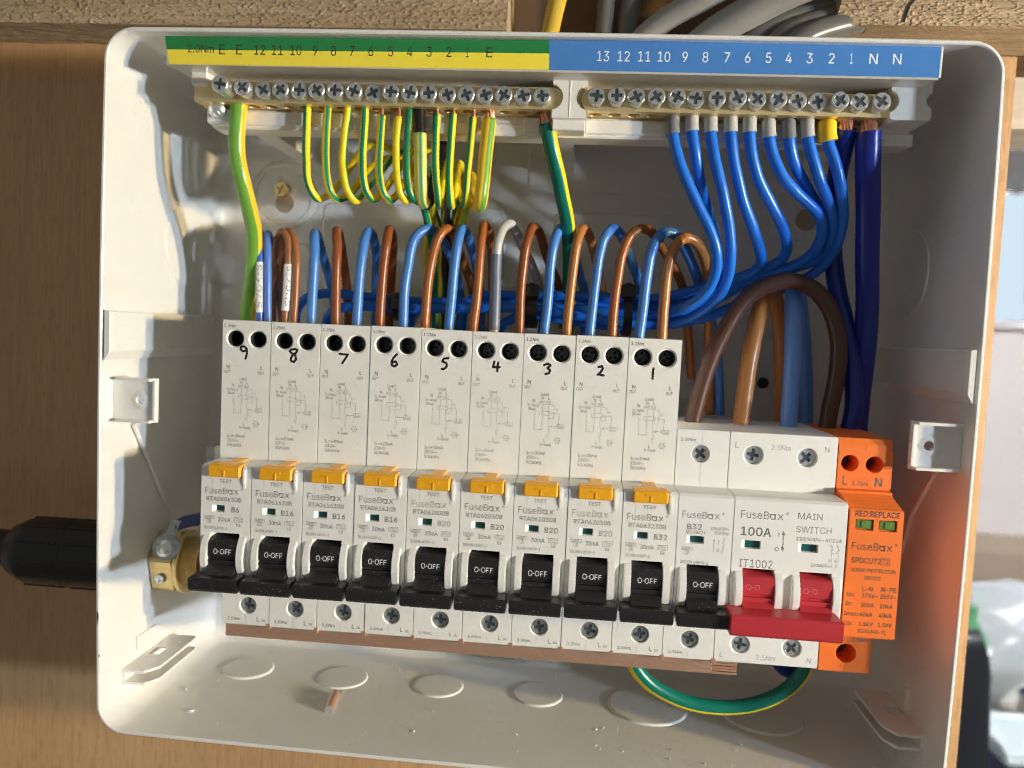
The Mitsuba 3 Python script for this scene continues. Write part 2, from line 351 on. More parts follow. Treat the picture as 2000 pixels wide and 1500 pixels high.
F.append(np.c_[(len(levels) - 1) * N_ + k, (len(levels) - 1) * N_ + (k + 1) % N_, np.full(N_, len(V) - 1)])
tag('enclosure', 'white metal consumer unit box without its cover, full of wires and breakers', 'enclosure')
put('enclosure__shell', (V, np.vstack(F)), 'paint_white', smooth=40)
# pressed pads of the back
def pad(x0, x1, z0, z1, h=.8, r=4):
    a = sbox(x0, z0, x1, z1).buffer(-r).buffer(r, quad_segs=6)
    lo, hi = np.asarray(a.exterior.coords)[:-1], np.asarray(a.buffer(-1.1).exterior.coords)[:-1]
    return hull(np.vstack([np.c_[lo[:, 0], np.full(len(lo), -1.2), lo[:, 1]], np.c_[hi[:, 0], np.full(len(hi), -1.2 - h), hi[:, 1]]]))
for p in ((9.5, 92, 50, 130.5), (112, 178, 50, 129.8), (181, 199, -20, 91), (-20, 5, 40, 112), (100, 175, 137, 162)):
    put('enclosure__pressed_pad', pad(*p), 'paint_white', smooth=20)
# folded band across both side walls
for s, x in ((1, BX0 + t_), (-1, BX1 - t_)):
    pts = [(x - s * .2, -d, z) for d in (8, RIM - .2) for z in (60.2, 77.5)] + [(x + s * 2.3, -d, z) for d in (9, RIM - 2.2) for z in (63.5, 76.9)] + [(x + s * 1.5, -(RIM - .25), z) for z in (63.0, 77.2)]
    put('enclosure__wall_band', hull(pts), 'paint_white', smooth=25)
# slanting crease of the side walls
put('enclosure__crease', tube(W3([(-37.4, 35.8, 68.5), (-37.4, 15, 54), (-37.4, -4.7, 40.9)]), .9, 10)[:2], 'paint_white')
put('enclosure__crease', tube(W3([(250.5, 36, 67.5), (250.4, 16.5, 51), (250.4, -6, 42)]), .9, 10)[:2], 'paint_white')
# knockouts of the floor and the walls
def knock(R):
    return [(0, .75), (R - .8, .75), (R - .25, .6), (R, .25), (R + .2, -.2)]
for x, d, R in ((-7, 30.5, 10.3), (34.3, 31.5, 10.3), (74.9, 31.6, 10.3), (116.3, 32.2, 10.3), (160.8, 34.3, 15.8), (206, 34.6, 15.8)):
    v, f = lathe_d(knock(R), 0, 0, 44)
    zf = BZ0 + t_ - (.35 if abs(x - 106) < 100 else .15)
    zf -= 1.2 * np.clip(1 - ((x - 106.5) / 145.5) ** 2, 0, 1) * d / RIM * .93 - .25
    put('enclosure__knockout', (np.c_[x + v[:, 0], -d - v[:, 2], zf - v[:, 1]], f), 'paint_white', smooth=50)
for s, x in ((1, BX0 + t_ + -.55), (-1, BX1 - t_ + .55)):
    v, f = lathe_d(knock(16.5), 0, 0, 44)
    put('enclosure__knockout', (np.c_[x - s * v[:, 1], -31 - v[:, 0] * s, 106 + v[:, 2]], f), 'paint_white', smooth=50)
# cover fixing tabs
def tab(s, x, z0, z1, d):
    w = 15.3
    X = lambda u: x + s * u
    xs = sorted((X(-1), X(w)))
    plate = cbox(xs[0], xs[1], z0, z1, d - 1.1, d, .12)
    hx, hz = X(9.3), (z0 + z1) / 2
    plate = plate - rod(hx, hz, d - 3, d + 3, 1.55) - face(sbox(min(hx, hx + -s * -3.6), hz - .45, max(hx, hx - s * -3.6), hz + .45).buffer(.02), d - 3, d + 3) if s < 0 else plate - rod(hx, hz, d - 3, d + 3, 1.55) - face(sbox(hx - 3.6, hz - .45, hx, hz + .45), d - 3, d + 3)
    lip = union([cbox(*sorted((X(2.2 if s > 0 else 0.2), X(w - .9))), z1 - 1.0, z1, d - .9, d + 3.4, .12), cbox(*sorted((X(2.2 if s > 0 else 0.2), X(w - .9))), z0, z0 + 1.0, d - .9, d + 3.4, .12),
                 cbox(*sorted((X(w - 1.0), X(w))), z0 + .6, z1 - .6, d - .9, d + 1.4, .12)])
    dim = lathe_d([(1.6, d + .02), (1.75, d + .32), (2.3, d + .22), (3.4, d - .02)], hx, hz, 24)
    return join(plate + lip, dim)
put('enclosure__fixing_tab', tab(1, BX0 + t_, 38.4, 54.2, 79.6), 'paint_white', smooth=30)
put('enclosure__fixing_tab', tab(-1, BX1 - t_, 37.6, 53.4, 80.4), 'paint_white', smooth=30)
def low_tab(s, x):
    X = lambda u: x + s * u
    o = Polygon([(X(-.5), 40), (X(5), 38.5), (X(10.5), 38.5), (X(11.8), 40), (X(11.8), 68), (X(8.5), 73.4), (X(-.5), 73.4)])
    hole = sbox(min(X(-.5), X(6.0)), 50.5, max(X(-.5), X(6.0)), 58.5)
    up = plan(o.difference(hole), -56.6, -55.6)
    lowp = plan(o.buffer(-.1), -61.2, -60.2)
    fold = plan(sbox(min(X(-.5), X(.8)), 41, max(X(-.5), X(.8)), 73), -61, -55.8)
    return union([up, lowp, fold])
put('enclosure__cover_catch', low_tab(1, BX0 + t_), 'paint_white', smooth=25)
put('enclosure__cover_catch', low_tab(-1, BX1 - t_), 'paint_white', smooth=25)
# the tab plate that was bent out of the wall above each catch
put('enclosure__catch_plate', join(face(sbox(BX0 + t_ - .3, -52, BX0 + t_ + .35, -47), 50, 64)), 'paint_white')
put('enclosure__catch_plate', join(face(sbox(BX1 - t_ - .9, -54, BX1 - t_ + .3, -46), 56, 58.5)), 'paint_white')
# fixing holes of the back
put('enclosure__keyhole', lathe_d([(0, 1.5), (4.1, 1.5), (4.4, 1.1)], -8.0, 129.0, 28), 'tan_board')
put('enclosure__keyhole', lathe_d([(0, 1.5), (4.5, 1.5), (4.8, 1.1)], 219.2, 129.5, 28), 'tan_board')
put('enclosure__screw_hole', lathe_d([(0, 2.2), (2.3, 2.2), (2.5, 1.9)], 205.6, 59.6, 20), 'hole_dark')
for x, z in ((-8.5, 132.5), (219.2, 132.5)):
    put('enclosure__dimple', lathe_d([(12.5, 1.62), (13.4, 1.9), (14.6, 1.75), (15.6, 1.25)], x, z, 44), 'paint_white', smooth=60)
# chipped paint on the left rim
put('enclosure__paint_chip', (lambda v: hull(v))([(-39.06, -86.2, -29.0), (-39.06, -87.0, -31), (-38.4, -87.05, -30), (-38.5, -87.05, -33.5), (-39.06, -86.4, -34.0), (-38.9, -87.03, -28.6)]), 'hole_dark')
put('enclosure__paint_chip', lathe_d([(0, 86.9), (.32, 86.86)], -38.2, -44.9, 10), 'hole_dark')

def pozi(r, h, depth=1.2, slot=True, n=22, w=.9):
    """a screw head along d, its face at d = 0"""
    c = rod(0, 0, -h, 0, r, n=n) if h else None
    c = hull(np.vstack([np.c_[rr * np.cos(a), np.full(n, -dd), rr * np.sin(a)] for rr, dd in ((r, -h), (r, -.3), (r - .3, 0)) for a in [np.arange(n) * 2 * math.pi / n]]))
    cross = hull([(x, y, z) for x, y, z in [(-r * .72, .1, -w / 2), (r * .72, .1, -w / 2), (-r * .72, .1, w / 2), (r * .72, .1, w / 2)] + [(-r * .25, .1, -w / 2), (r * .25, .1, w / 2)]] + [(sx * r * .72, -.3, sz * w / 2) for sx in (-1, 1) for sz in (-1, 1)] + [(sx * r * .3, depth, sz * w * .35) for sx in (-1, 1) for sz in (-1, 1)])
    cross2 = cross.rotate([0, 90, 0])
    out = c - cross - cross2
    for ang in (45, 135):
        s = hull([(sx * r * .8, y, sz * .12) for sx in (-1, 1) for sz in (-1, 1) for y in (-.2, .22)]).rotate([0, ang, 0])
        out = out - s
    if slot:                                                 # one side bar of a combination head reaches the rim
        out = out - hull([(x, y, sz * w * .42) for x in (r * .3, r * 1.1) for sz in (-1, 1) for y in (-.3, .7)])
    return out
def solid(mesh, mat, smooth=30):
    if isinstance(mesh, Manifold):
        m = mesh.to_mesh(); mesh = (np.array(m.vert_properties[:, :3], float), np.array(m.tri_verts))
    return mikit.ply((np.asarray(mesh[0]) * K, mesh[1]), mat, smooth=smooth)
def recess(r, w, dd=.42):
    """a dark cross plate that puts shade into a screw recess"""
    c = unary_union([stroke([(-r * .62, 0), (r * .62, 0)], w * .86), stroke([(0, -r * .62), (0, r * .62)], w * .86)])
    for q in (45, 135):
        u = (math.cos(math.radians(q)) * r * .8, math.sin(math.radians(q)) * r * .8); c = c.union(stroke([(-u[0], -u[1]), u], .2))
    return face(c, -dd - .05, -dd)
WOOD_SCREW = solid(pozi(3.3, 1.6, 1.3, False), 'brass')
put_copy('wood_screw', WOOD_SCREW, -9.0, 134.8, 3.4, 25)
tag('wood_screw', 'brassy cross head wood screw in the back of the box, upper left', 'screw')
used['wood_screw'] = 0

# ------------------------------------------------------------------ DIN rail, busbar
put('din_rail', join(prof(Polygon([(26, -12), (27.2, -12), (27.2, -5.5), (33, -5.5), (33, -12.2), (34.2, -12.2), (34.2, -4.3), (28.2, -4.3), (28.2, 15.3), (34.2, 15.3), (34.2, 23.2), (33, 23.2), (33, 16.5), (27.2, 16.5), (27.2, 23), (26, 23)]), -26, 236)), 'zinc_dull')
tag('din_rail', 'grey steel mounting rail showing left of the breaker marked nine', 'rail')
put('rail_end_stop', join(cbox(-19, -13, -9, 25, 30, 42, .6), cbox(-17.5, -14.5, -14, -9, 32, 38, .4)), 'device_white')
tag('rail_end_stop', 'pale plastic end stop on the rail, left of the breaker marked nine', 'end stop')
put_copy('rail_end_stop__screw', solid(pozi(3.2, 3, 1.2), 'zinc'), -9, 23, 43, 20)
tag('busbar', 'copper busbar running under the breakers', 'busbar')
put('busbar__bar', cbox(0.3, 178.3, -40.9, -35.6, 67.6, 70.2, .15), 'copper')
for i in range(5):
    put('busbar__layer', cbox(178.3, 186.9, -40.9 + i * 1.02 + .1, -40.9 + i * 1.02 + .88, 67.7, 70.3 - .25 * (i % 2), .08), 'copper')
for i in range(1, 11):
    put('busbar__tooth', cbox(i * 17.8 - .75, i * 17.8 + .75, -36.2, -34.2, 68.6, 73.15, .1), 'copper')

# ------------------------------------------------------------------ breakers
PITCH, ZT, ZM = 17.8, 76.26, 46.36
def wide(poly, x0, x1, e=.22):
    """an outline drawn out along x with its two side edges eased"""
    return union([prof(soft(poly, .5), x0 + e, x1 - e), prof(soft(poly.buffer(-e * .45), .4), x0 + e * .4, x1 - e * .4), prof(soft(poly.buffer(-e), .4), x0, x1)])
def body_profile(top):
    return Polygon([(35, -35.2), (72.9, -35.2), (72.9, -16.2), (86, -15.6), (91.3, -13.5), (91.3, 26.0), (90.2, 27.0), (77.6, 27.0), (77.6, top), (35, top)])
def hole(x, z, d, r, depth, rc):
    return rod(x, z, d - depth, d + .5, r, n=32) + rod(x, z, d - (rc - r) * 1.0, d + .01, r, rc, n=32)
def window(x0, x1, z0, z1, d=91.3):
    a = hull([(x, -dd, z) for (xa, xb, za, zb, dd) in ((x0 - 1.25, x1 + .1, z0 - .15, z1 + .1, d + .05), (x0, x1, z0, z1, d - 1.4)) for x in (xa, xb) for z in (za, zb)])
    return a
def lever_slot(x0, x1):
    return hull([(x, -dd, z) for (xa, xb, za, zb, dd) in ((x0, x1, -12.6, 3.9, 91.5), (x0 + .25, x1 - .1, -12.6, 2.0, 84)) for x in (xa, xb) for z in (za, zb)])
def cheek(x0, x1):
    a = np.linspace(math.radians(43), math.radians(-40), 13)
    arc = [(84.4 + 9.9 * math.cos(q), -4.0 + 9.9 * math.sin(q)) for q in a]
    return wide(Polygon(arc + [(84, -11.2), (84, 3.4)]), x0, x1, .3)
def nose_parts(x, b):
    """slot, cheeks: x is the left edge of one lever's bay"""
    b = b - lever_slot(x + 3.75, x + 13.85)
    return union([b, cheek(x + 1.35, x + 3.75), cheek(x + 13.85, x + 16.3)])
def lever_mesh(x):
    p = Polygon([(83, 2.6), (90.6, 2.3), (92.4, 1.4), (93.1, .3), (93.3, -.8), (93.3, -3.9), (92.6, -4.3), (92.6, -4.9), (93.2, -5.1), (93.3, -5.7), (92.7, -5.9), (92.8, -6.6), (94.0, -7.6), (96.4, -9.3), (96.4, -12.5), (83, -12.5)])
    return prof(p, x + 3.95, x + 13.7)
def handle(x0, x1, dd=100.2, z0=-14.1, z1=-9.3):
    return wide(Polygon([(92.6, z1 - .1), (dd - .4, z1), (dd + .3, z1 - .7), (dd + .1, z0 + 1.0), (dd - .9, z0), (95, z0 + .2), (92.6, z0 + 1.2)]), x0, x1, .35)

def tiny(x, off):
    """rating boxes and symbols common to the breakers"""
    fr = lambda x0, z0, x1, z1, w=.13: sbox(x0, z0, x1, z1).difference(sbox(x0 + w, z0 + w, x1 - w, z1 - w))
    return fr, [fr(x + 1.4, 8.45, x + 5.0, 9.55), fr(x + 2.5, 7.05, x + 3.8, 8.35), ('t', '6000', x + 1.75, 8.66, .72), ('t', '3', x + 2.93, 7.3, .8)]
def wave(x, z, w=2.3):
    t = np.linspace(0, 1, 14)
    return [stroke(np.c_[x + t * w, z + .28 * np.sin(t * 2 * math.pi) + dz], .15) for dz in (0, .62)]
def logo(x, z, s=1.0):
    """the maker's word with its box-shaped o"""
    sq = sbox(x + 8.15 * s, z - .02, x + 9.85 * s, z + 1.62 * s); inn = sbox(x + 8.55 * s, z + .36 * s, x + 9.45 * s, z + 1.24 * s)
    cut = Polygon([(x + 8.0 * s, z - .1), (x + 8.75 * s, z - .1), (x + 8.4 * s, z + .5 * s), (x + 8.0 * s, z + .5 * s)])
    return [('t', 'FuseB', x, z, 2.2 * s, 7.95 * s, False), sq.difference(inn).difference(cut), ('t', 'x', x + 10.1 * s, z, 2.2 * s, 1.9 * s, False),
            Point(x + 13.0 * s, z + 1.9 * s).buffer(.42 * s).difference(Point(x + 13.0 * s, z + 1.9 * s).buffer(.31 * s)), ('t', 'R', x + 12.8 * s, z + 1.7 * s, .42 * s)]
def circuit(x):
    """the printed circuit diagram of the upper face"""
    L = lambda pts, w=.12: stroke([(x + a, b) for a, b in pts], w)
    toroid = sbox(x + 6.3, 48.4, x + 10.3, 49.9).buffer(-.6).buffer(.6, quad_segs=5)
    it = [toroid.difference(toroid.buffer(-.12)), L([(7.45, 52.2), (7.45, 43.4), (4.75, 43.4), (4.75, 44.4), (5.0, 45), (4.6, 45.9), (5.0, 46.8), (4.6, 47.7), (4.8, 48.5), (4.75, 49.4)]),
          L([(9.5, 52.2), (9.5, 45.6), (9.9, 44.2)]), L([(9.7, 44.0), (9.7, 43.2), (10.1, 43.2), (10.1, 42.2), (9.3, 42.2), (9.3, 41.2), (9.8, 41.2), (9.8, 40.2)]), L([(7.5, 52.2), (11.35, 52.1), (11.35, 51.2)]), L([(11.35, 49.9), (11.35, 47.4), (9.6, 47.4)]),
          L([(11.3, 51.1), (11.8, 50.3)]), L([(11.5, 50.5), (12.6, 50.5)]), L([(12.6, 51), (12.6, 50)]), L([(10.3, 49.1), (13.2, 49.1), (13.2, 45.5)]), L([(12.6, 44.75), (10.3, 44.75)]), L([(10.9, 45.1), (10.25, 44.75), (10.9, 44.4)]),
          sbox(x + 12.6, 44.0, x + 15.1, 45.5).difference(sbox(x + 12.73, 44.13, x + 14.97, 45.37))]
    h = [(x + 13 + 1.0 * math.cos(q * math.pi / 3), 39.9 + 1.0 * math.sin(q * math.pi / 3)) for q in range(6)]
    it.append(Polygon(h).difference(Polygon(h).buffer(-.13)))
    for q in range(6): it.append(stroke([(x + 13 + 1.05 * math.cos(q * math.pi / 3), 39.9 + 1.05 * math.sin(q * math.pi / 3)), (x + 13 + 1.4 * math.cos(q * math.pi / 3), 39.9 + 1.4 * math.sin(q * math.pi / 3))], .15))
    it += [('t', '-25', x + 12.35, 39.6, .6), ('t', '1', x + 13.0, 44.35, .85), Polygon([(x + 13.9, 44.35), (x + 14.7, 44.35), (x + 14.3, 45.1)]).difference(Polygon([(x + 14.12, 44.48), (x + 14.48, 44.48), (x + 14.3, 44.85)])),
           ('t', 'Load', x + 6.5, 55.15, 1.0, 2.8), ('t', 'N', x + 6.8, 53.8, 1.0), ('t', 'L', x + 9.1, 53.8, 1.0), ('t', 'OUT', x + 6.1, 52.5, .85, 1.95), ('t', 'OUT', x + 8.4, 52.5, .85, 1.95), ('t', 'N', x + 3.8, 52.8, 1.0),
           ('t', 'In-Supply', x + 2.2, 51.35, .85, 4.1), ('t', '(Blue)', x + 2.3, 50.0, .85, 2.8), ('t', 'L', x + 8.2, 39.2, 1.0), ('t', 'In-Supply', x + 6.9, 37.9, .85, 4.0)]
    return it
DIGIT = {'9': [[(8.9, 66.2), (8.2, 67.0), (7.1, 66.9), (6.9, 66.0), (7.6, 65.3), (8.6, 65.6), (9.0, 66.3), (9.1, 64.8), (8.7, 62.9)]],
         '8': [[(9.6, 66.6), (9.0, 66.9), (7.6, 66.8), (7.0, 66.2), (7.6, 65.5), (8.9, 64.9), (9.2, 63.6), (8.5, 62.6), (7.6, 62.9), (7.4, 63.8), (8.0, 64.8), (9.2, 65.8), (9.4, 66.4)]],
         '7': [[(7.0, 66.0), (8.4, 65.9), (9.8, 65.9), (9.0, 64.5), (8.0, 63.0)]], '6': [[(9.4, 66.6), (8.3, 65.4), (7.7, 64.0), (7.9, 62.9), (8.9, 62.6), (9.6, 63.3), (9.1, 64.2), (8.1, 63.9)]],
         '5': [[(9.6, 66.4), (8.1, 66.2), (7.6, 65.2), (8.9, 64.8), (9.2, 63.8), (8.5, 62.9), (7.6, 62.7)]], '4': [[(7.9, 66.0), (7.5, 64.2), (9.7, 64.3)], [(9.2, 65.8), (8.9, 64.2), (9.0, 62.9)]],
         '3': [[(7.3, 65.6), (8.4, 66.1), (9.4, 65.6), (8.4, 64.7), (9.3, 64.0), (9.0, 63.1), (7.9, 62.7)]], '2': [[(8.0, 65.6), (9.0, 66.0), (9.4, 65.2), (8.8, 64.1), (7.9, 63.2), (8.6, 63.2), (9.8, 63.0)]], '1': [[(8.6, 66.1), (8.5, 64.6), (8.5, 62.8)]]}
UPPER_SCREW = solid(pozi(2.5, 4, 1.0, True, 20, .8), 'steel_black')
LOWER_SCREW = solid(pozi(2.95, 5, 1.7, True, 24, 1.25), 'zinc_dull')
MAIN_SCREW = solid(pozi(3.1, 5, 1.7, True, 24, 1.25), 'zinc')
BODY_RCBO = nose_parts(0, wide(body_profile(ZT), .08, 17.72)) - hole(4.8, 69.75, 77.6, 2.85, 9, 3.4) - hole(12.95, 69.75, 77.6, 2.85, 9, 3.4) - hole(9.75, -27.8, 72.9, 3.1, 5, 3.3) - window(5.25, 8.5, 11.1, 13.25) \
    - face(stroke([(-1, 62.95), (19, 62.95)], .24), 77.25, 78) - face(stroke([(8.95, -15), (8.95, -36)], .12), 72.75, 73) - face(stroke([(.3, 19.2), (4.1, 19.2), (4.1, 23)], .14), 91.15, 92) \
    - cbox(2.9, 14.5, 22.9, 28, 89.2, 92, .1)
BODY_RCBO = union([BODY_RCBO, wide(Polygon([(90.5, 19.3), (91.6, 19.6), (92.1, 22), (92.1, 25.4), (91, 26.9), (89, 27.0), (89, 19.3)]), 14.75, 15.75, .3)])
BUTTON = union([cbox(3.1, 14.3, 23.15, 27.25, 87.5, 93.0, .45), cbox(6.7, 11.1, 26.5, 27.5, 77.75, 90, .15), cbox(3.2, 14.2, 26.4, 27.45, 86.6, 90, .2), cbox(7.0, 10.6, 25.6, 26.1, 92.5, 93.35, .1), cbox(8.5, 9.0, 23.4, 25.7, 92.5, 93.3, .1)])
LEVER = union([lever_mesh(0), handle(.45, 17.2)])
solids = {k: solid(m, mat, 28) for k, (m, mat) in dict(body=(BODY_RCBO, 'device_white'), button=(BUTTON, 'amber'), lever=(LEVER, 'lever_black'), flag=(cbox(5.0, 8.8, 10.9, 13.5, 88.6, 89.95, .1), 'flag_green')).items()}
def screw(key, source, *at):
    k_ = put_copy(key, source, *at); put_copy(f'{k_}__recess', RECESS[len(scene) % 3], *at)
MODELS = [('9', 'RTA060630B', 'B6', 0), ('8', 'RTA061630B', 'B16', 0), ('7', 'RTA061630B', 'B16', 0), ('6', 'RTA061630B', 'B16', 0), ('5', 'RTA062030B', 'B20', 2), ('4', 'RTA062030B', 'B20', 3), ('3', 'RTA062030B', 'B20', 0), ('2', 'RTA062030B', 'B20', 2), ('1', 'RTA063230B', 'B32', 0)]
WORD = dict(zip('123456789', 'one two three four five six seven eight nine'.split()), **{'10': 'ten'})
RECESS = [solid(recess(2.95, q), 'recess_shade') for q in (1.25, 1.05, 1.15)]
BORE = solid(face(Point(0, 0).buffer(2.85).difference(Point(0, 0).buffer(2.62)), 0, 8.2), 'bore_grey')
spins = rng.uniform(0, 360, 60)
for i, (num, model, rate, fade) in enumerate(MODELS):
    x = i * PITCH; B = name('circuit_breaker')
    side = {0: ', leftmost of the row', 8: ', last before the plain breaker'}.get(i, '')
    tag(B, f'tall white breaker marked {WORD[num]} by hand, rated {rate}{side}', 'circuit breaker', 'tall white breakers with amber test buttons')
    for part in ('body', 'button', 'lever', 'flag'):
        put_copy(f'{B}__' + dict(body='body', button='test_button', lever='lever', flag='status_flag')[part], solids[part], x, 0, 0)
    for q in (4.8, 12.95): put_copy(f'{B}__terminal_bore', BORE, x + q, 69.75, 68.9)
    put_copy(f'{B}__terminal_screw', UPPER_SCREW, x + 4.8, 69.75, 69.6, spins[i * 3]); put_copy(f'{B}__terminal_screw', UPPER_SCREW, x + 12.95, 69.75, 69.6, spins[i * 3 + 1])
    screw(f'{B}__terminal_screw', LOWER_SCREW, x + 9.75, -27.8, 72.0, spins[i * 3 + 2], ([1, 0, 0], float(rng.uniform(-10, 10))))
    fr, sm = tiny(x, 0)
    up = [('t', '1.2Nm', x + .6, 73.75, 1.05, 4.4), ('t', 'N', x + 1.7, 59.0, 1.3), ('t', 'OUT', x + .8, 57.4, 1.0, 2.4), ('t', 'L', x + 14.1, 59.1, 1.3), ('t', 'OUT', x + 13.2, 57.4, 1.0, 2.4),
          ('t', 'I', x + 2.5, 34.7, 1.05), Polygon([(x + 3.0, 34.7), (x + 3.75, 34.7), (x + 3.38, 35.4)]).difference(Polygon([(x + 3.2, 34.8), (x + 3.55, 34.8), (x + 3.38, 35.15)])), ('t', 'n=30mA', x + 3.95, 34.7, 1.05, 5.2), ('t', '230V~', x + 2.5, 33.05, 1.05, 4.4), ('t', '50/60Hz', x + 2.5, 31.4, 1.05, 5.4)] + circuit(x)
    put(f'{B}__printed_diagram', lay(up, 77.6), ['print_mid', 'print_mid', 'print_mid', 'print_faint'][fade] if i not in (6, 8) else 'print_dark', smooth=False)
    lead = logo(x + 1.35, 17.2) + [('t', rate, x + (10.7 if len(rate) == 2 else 10.3), 11.15, 1.75, None, True)]
    put(f'{B}__printed_name', lay(lead, 91.3), ['print_mid', 'print_mid', 'print_faint', 'print_mid'][fade], smooth=False)
    ns = [('t', 'TEST', x + 6.4, 21.0, 1.2, 4.4), ('t', model, x + 2.0, 14.75, 1.42, 12.2), ('t', '30mA', x + 6.2, 7.75, 1.4, 4.5), fr(x + 11.85, 7.8, x + 15.1, 9.45), ('t', 'E3', x + 12.7, 6.3, .95), ('t', 'IEC/EN 61009-1', x + 1.5, 5.0, .9, 8.0)] + sm + wave(x + 12.3, 8.35)
    put(f'{B}__printed_rating', lay(ns, 91.3), 'print_mid', smooth=False)
    put(f'{B}__printed_mark', lay([('t', '2.5Nm', x + 1.95, -33.5, 1.05, 5.0), ('t', 'L', x + 13.0, -33.45, 1.5), ('t', 'IN', x + 14.9, -33.45, .85)], 72.9), 'print_faint' if fade else 'print_mid', smooth=False)
    put(f'{B}__lever_mark', lay([('t', 'O·OFF', x + 5.75, -2.95, 1.75, 6.3)], 93.3), 'print_white', smooth=False)
    put(f'{B}__handwritten_number', lay([unary_union([stroke([(x + 8.3 + (a - 8.3) * 1.06, 64.5 + (b - 64.5) * 1.06) for a, b in s], .8) for s in DIGIT[num]])], 77.6), 'marker_ink', smooth=False)

    sit = T().translate([float(rng.uniform(-.05, .05)) * K, float(rng.uniform(-.22, .22)) * K, float(rng.uniform(-.2, .2)) * K])   # no two sit alike on the rail
    for k_ in [q for q in scene if q.startswith(B + '__')]: scene[k_]['to_world'] = sit @ scene[k_].get('to_world', T())

# the plain breaker
x = 9 * PITCH; B = name('circuit_breaker')
tag(B, 'short plain white breaker without test button, between breaker one and the red main switch', 'circuit breaker')
b = nose_parts(x, wide(body_profile(ZM), x + .08, x + 17.72)) - hole(x + 8.3, 38.1, 77.6, 3.0, 5, 3.2) - hole(x + 9.2, -28.2, 72.9, 3.1, 5, 3.3) - window(x + 4.5, x + 8.7, 10.9, 13.2) \
    - face(stroke([(x + 8.5, 47), (x + 8.5, 26)], .12), 77.45, 78) - face(stroke([(x + 8.8, -15), (x + 8.8, -36)], .12), 72.75, 73)
put(f'{B}__body', b, 'device_whiter', 28)
put(f'{B}__lever', LEVER.translate([x, 0, 0]), 'lever_black', 28)
put(f'{B}__status_flag', cbox(x + 4.2, x + 9.0, 10.6, 13.5, 88.6, 89.95, .1), 'flag_green')
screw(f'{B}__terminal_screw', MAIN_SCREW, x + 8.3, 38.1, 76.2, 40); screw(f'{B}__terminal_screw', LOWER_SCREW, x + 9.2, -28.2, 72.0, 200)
fr, sm = tiny(x + .3, 0)
put(f'{B}__printed_mark', lay([('t', '2.5Nm', x + 1.2, 42.3, 1.1, 5.3)], 77.6), 'print_mid', smooth=False)
put(f'{B}__printed_mark', lay([('t', '2.5Nm', x + 2.0, -33.5, 1.05, 5.0)], 72.9), 'print_mid', smooth=False)
zz = [(x + 15.0, 12.4), (x + 14.6, 11.6), (x + 15.3, 11.2), (x + 15.3, 10.6), (x + 14.8, 10.4), (x + 15.2, 10.0), (x + 14.8, 9.7), (x + 15.2, 9.3), (x + 14.8, 8.9)]
put(f'{B}__printed_rating', lay(logo(x + 1.15, 19.1, 1.02) + [('t', 'B32', x + 2.9, 15.4, 1.75, 5.0, True), ('t', 'MT06B321', x + 2.75, 14.0, 1.0, 6.3), ('t', '230/400V~', x + 10.6, 15.6, 1.0, 5.9), ('t', '50/60Hz', x + 11.8, 14.2, 1.0, 4.7), ('t', 'IEC/EN 60898-1', x + 1.6, 4.1, 1.0, 9.0), ('t', 'I', x + 13.1, 11.3, .9), ('t', 'O', x + 12.9, 8.5, .95), ('t', '1', x + 14.8, 12.5, .8), ('t', '2', x + 14.3, 8.3, .8), stroke([(x + 12.0, 8.4), (x + 12.0, 12.4)], .15), Polygon([(x + 11.75, 11.9), (x + 12.25, 11.9), (x + 12, 12.7)]), stroke(zz, .13)] + sm, 91.3), 'print_mid', smooth=False)
put(f'{B}__lever_mark', lay([('t', 'O·OFF', x + 5.75, -2.95, 1.75, 6.3)], 93.3), 'print_white', smooth=False)

# main switch, two modules wide
x = 10 * PITCH; B = 'main_switch'
tag(B, 'white double width main switch with one red handle bar across two red levers', 'main switch')
b = wide(body_profile(ZM), x + .08, x + 35.5)
b = nose_parts(x, b); b = nose_parts(x + 18.0, b)
b = b - hole(x + 8.0, 38.7, 77.6, 3.15, 5, 3.5) - hole(x + 25.7, 38.8, 77.6, 3.15, 5, 3.5) - hole(x + 8.8, -28.6, 72.9, 3.15, 5, 3.5) - hole(x + 26.4, -28.6, 72.9, 3.15, 5, 3.5) - window(x + 4.2, x + 8.9, 10.4, 12.9) - window(x + 22.1, x + 26.9, 10.4, 12.9)
put(f'{B}__body', b, 'device_whiter', 28)
for o in (0, 18.0):
    put(f'{B}__lever', lever_mesh(x + o), 'lever_red', 28)
    put(f'{B}__status_flag', cbox(x + o + 4.0, x + o + 9.2, 10.2, 13.2, 88.6, 89.95, .1), 'flag_green')
    put(f'{B}__lever_mark', lay([('t', 'O·O', x + o + 4.6, -2.6, 1.75, 4.6)], 93.3), 'red_print', smooth=False)
put(f'{B}__handle_bar', handle(x - 1.3, x + 33.0, 102.4, -14.9, -8.0), 'lever_red', 28)
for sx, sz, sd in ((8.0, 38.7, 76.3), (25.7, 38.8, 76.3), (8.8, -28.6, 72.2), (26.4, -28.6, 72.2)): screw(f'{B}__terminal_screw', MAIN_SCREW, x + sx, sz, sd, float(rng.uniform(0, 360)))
emb = lambda it, d: lay(it, d + .12)
put(f'{B}__raised_mark', lay([('t', 'L', x + 1.6, 40.9, 2.1), ('t', '2.5Nm', x + 13.6, 40.9, 1.7, 6.6), ('t', 'N', x + 31.1, 41.1, 1.8)], 77.6), 'print_faint', smooth=False)
put(f'{B}__raised_mark', lay([('t', 'L', x + 1.9, -33.5, 1.9), ('t', '2.5Nm', x + 14.4, -33.6, 1.8, 6.7), ('t', 'N', x + 31.6, -33.5, 1.8)], 72.9), 'print_faint', smooth=False)
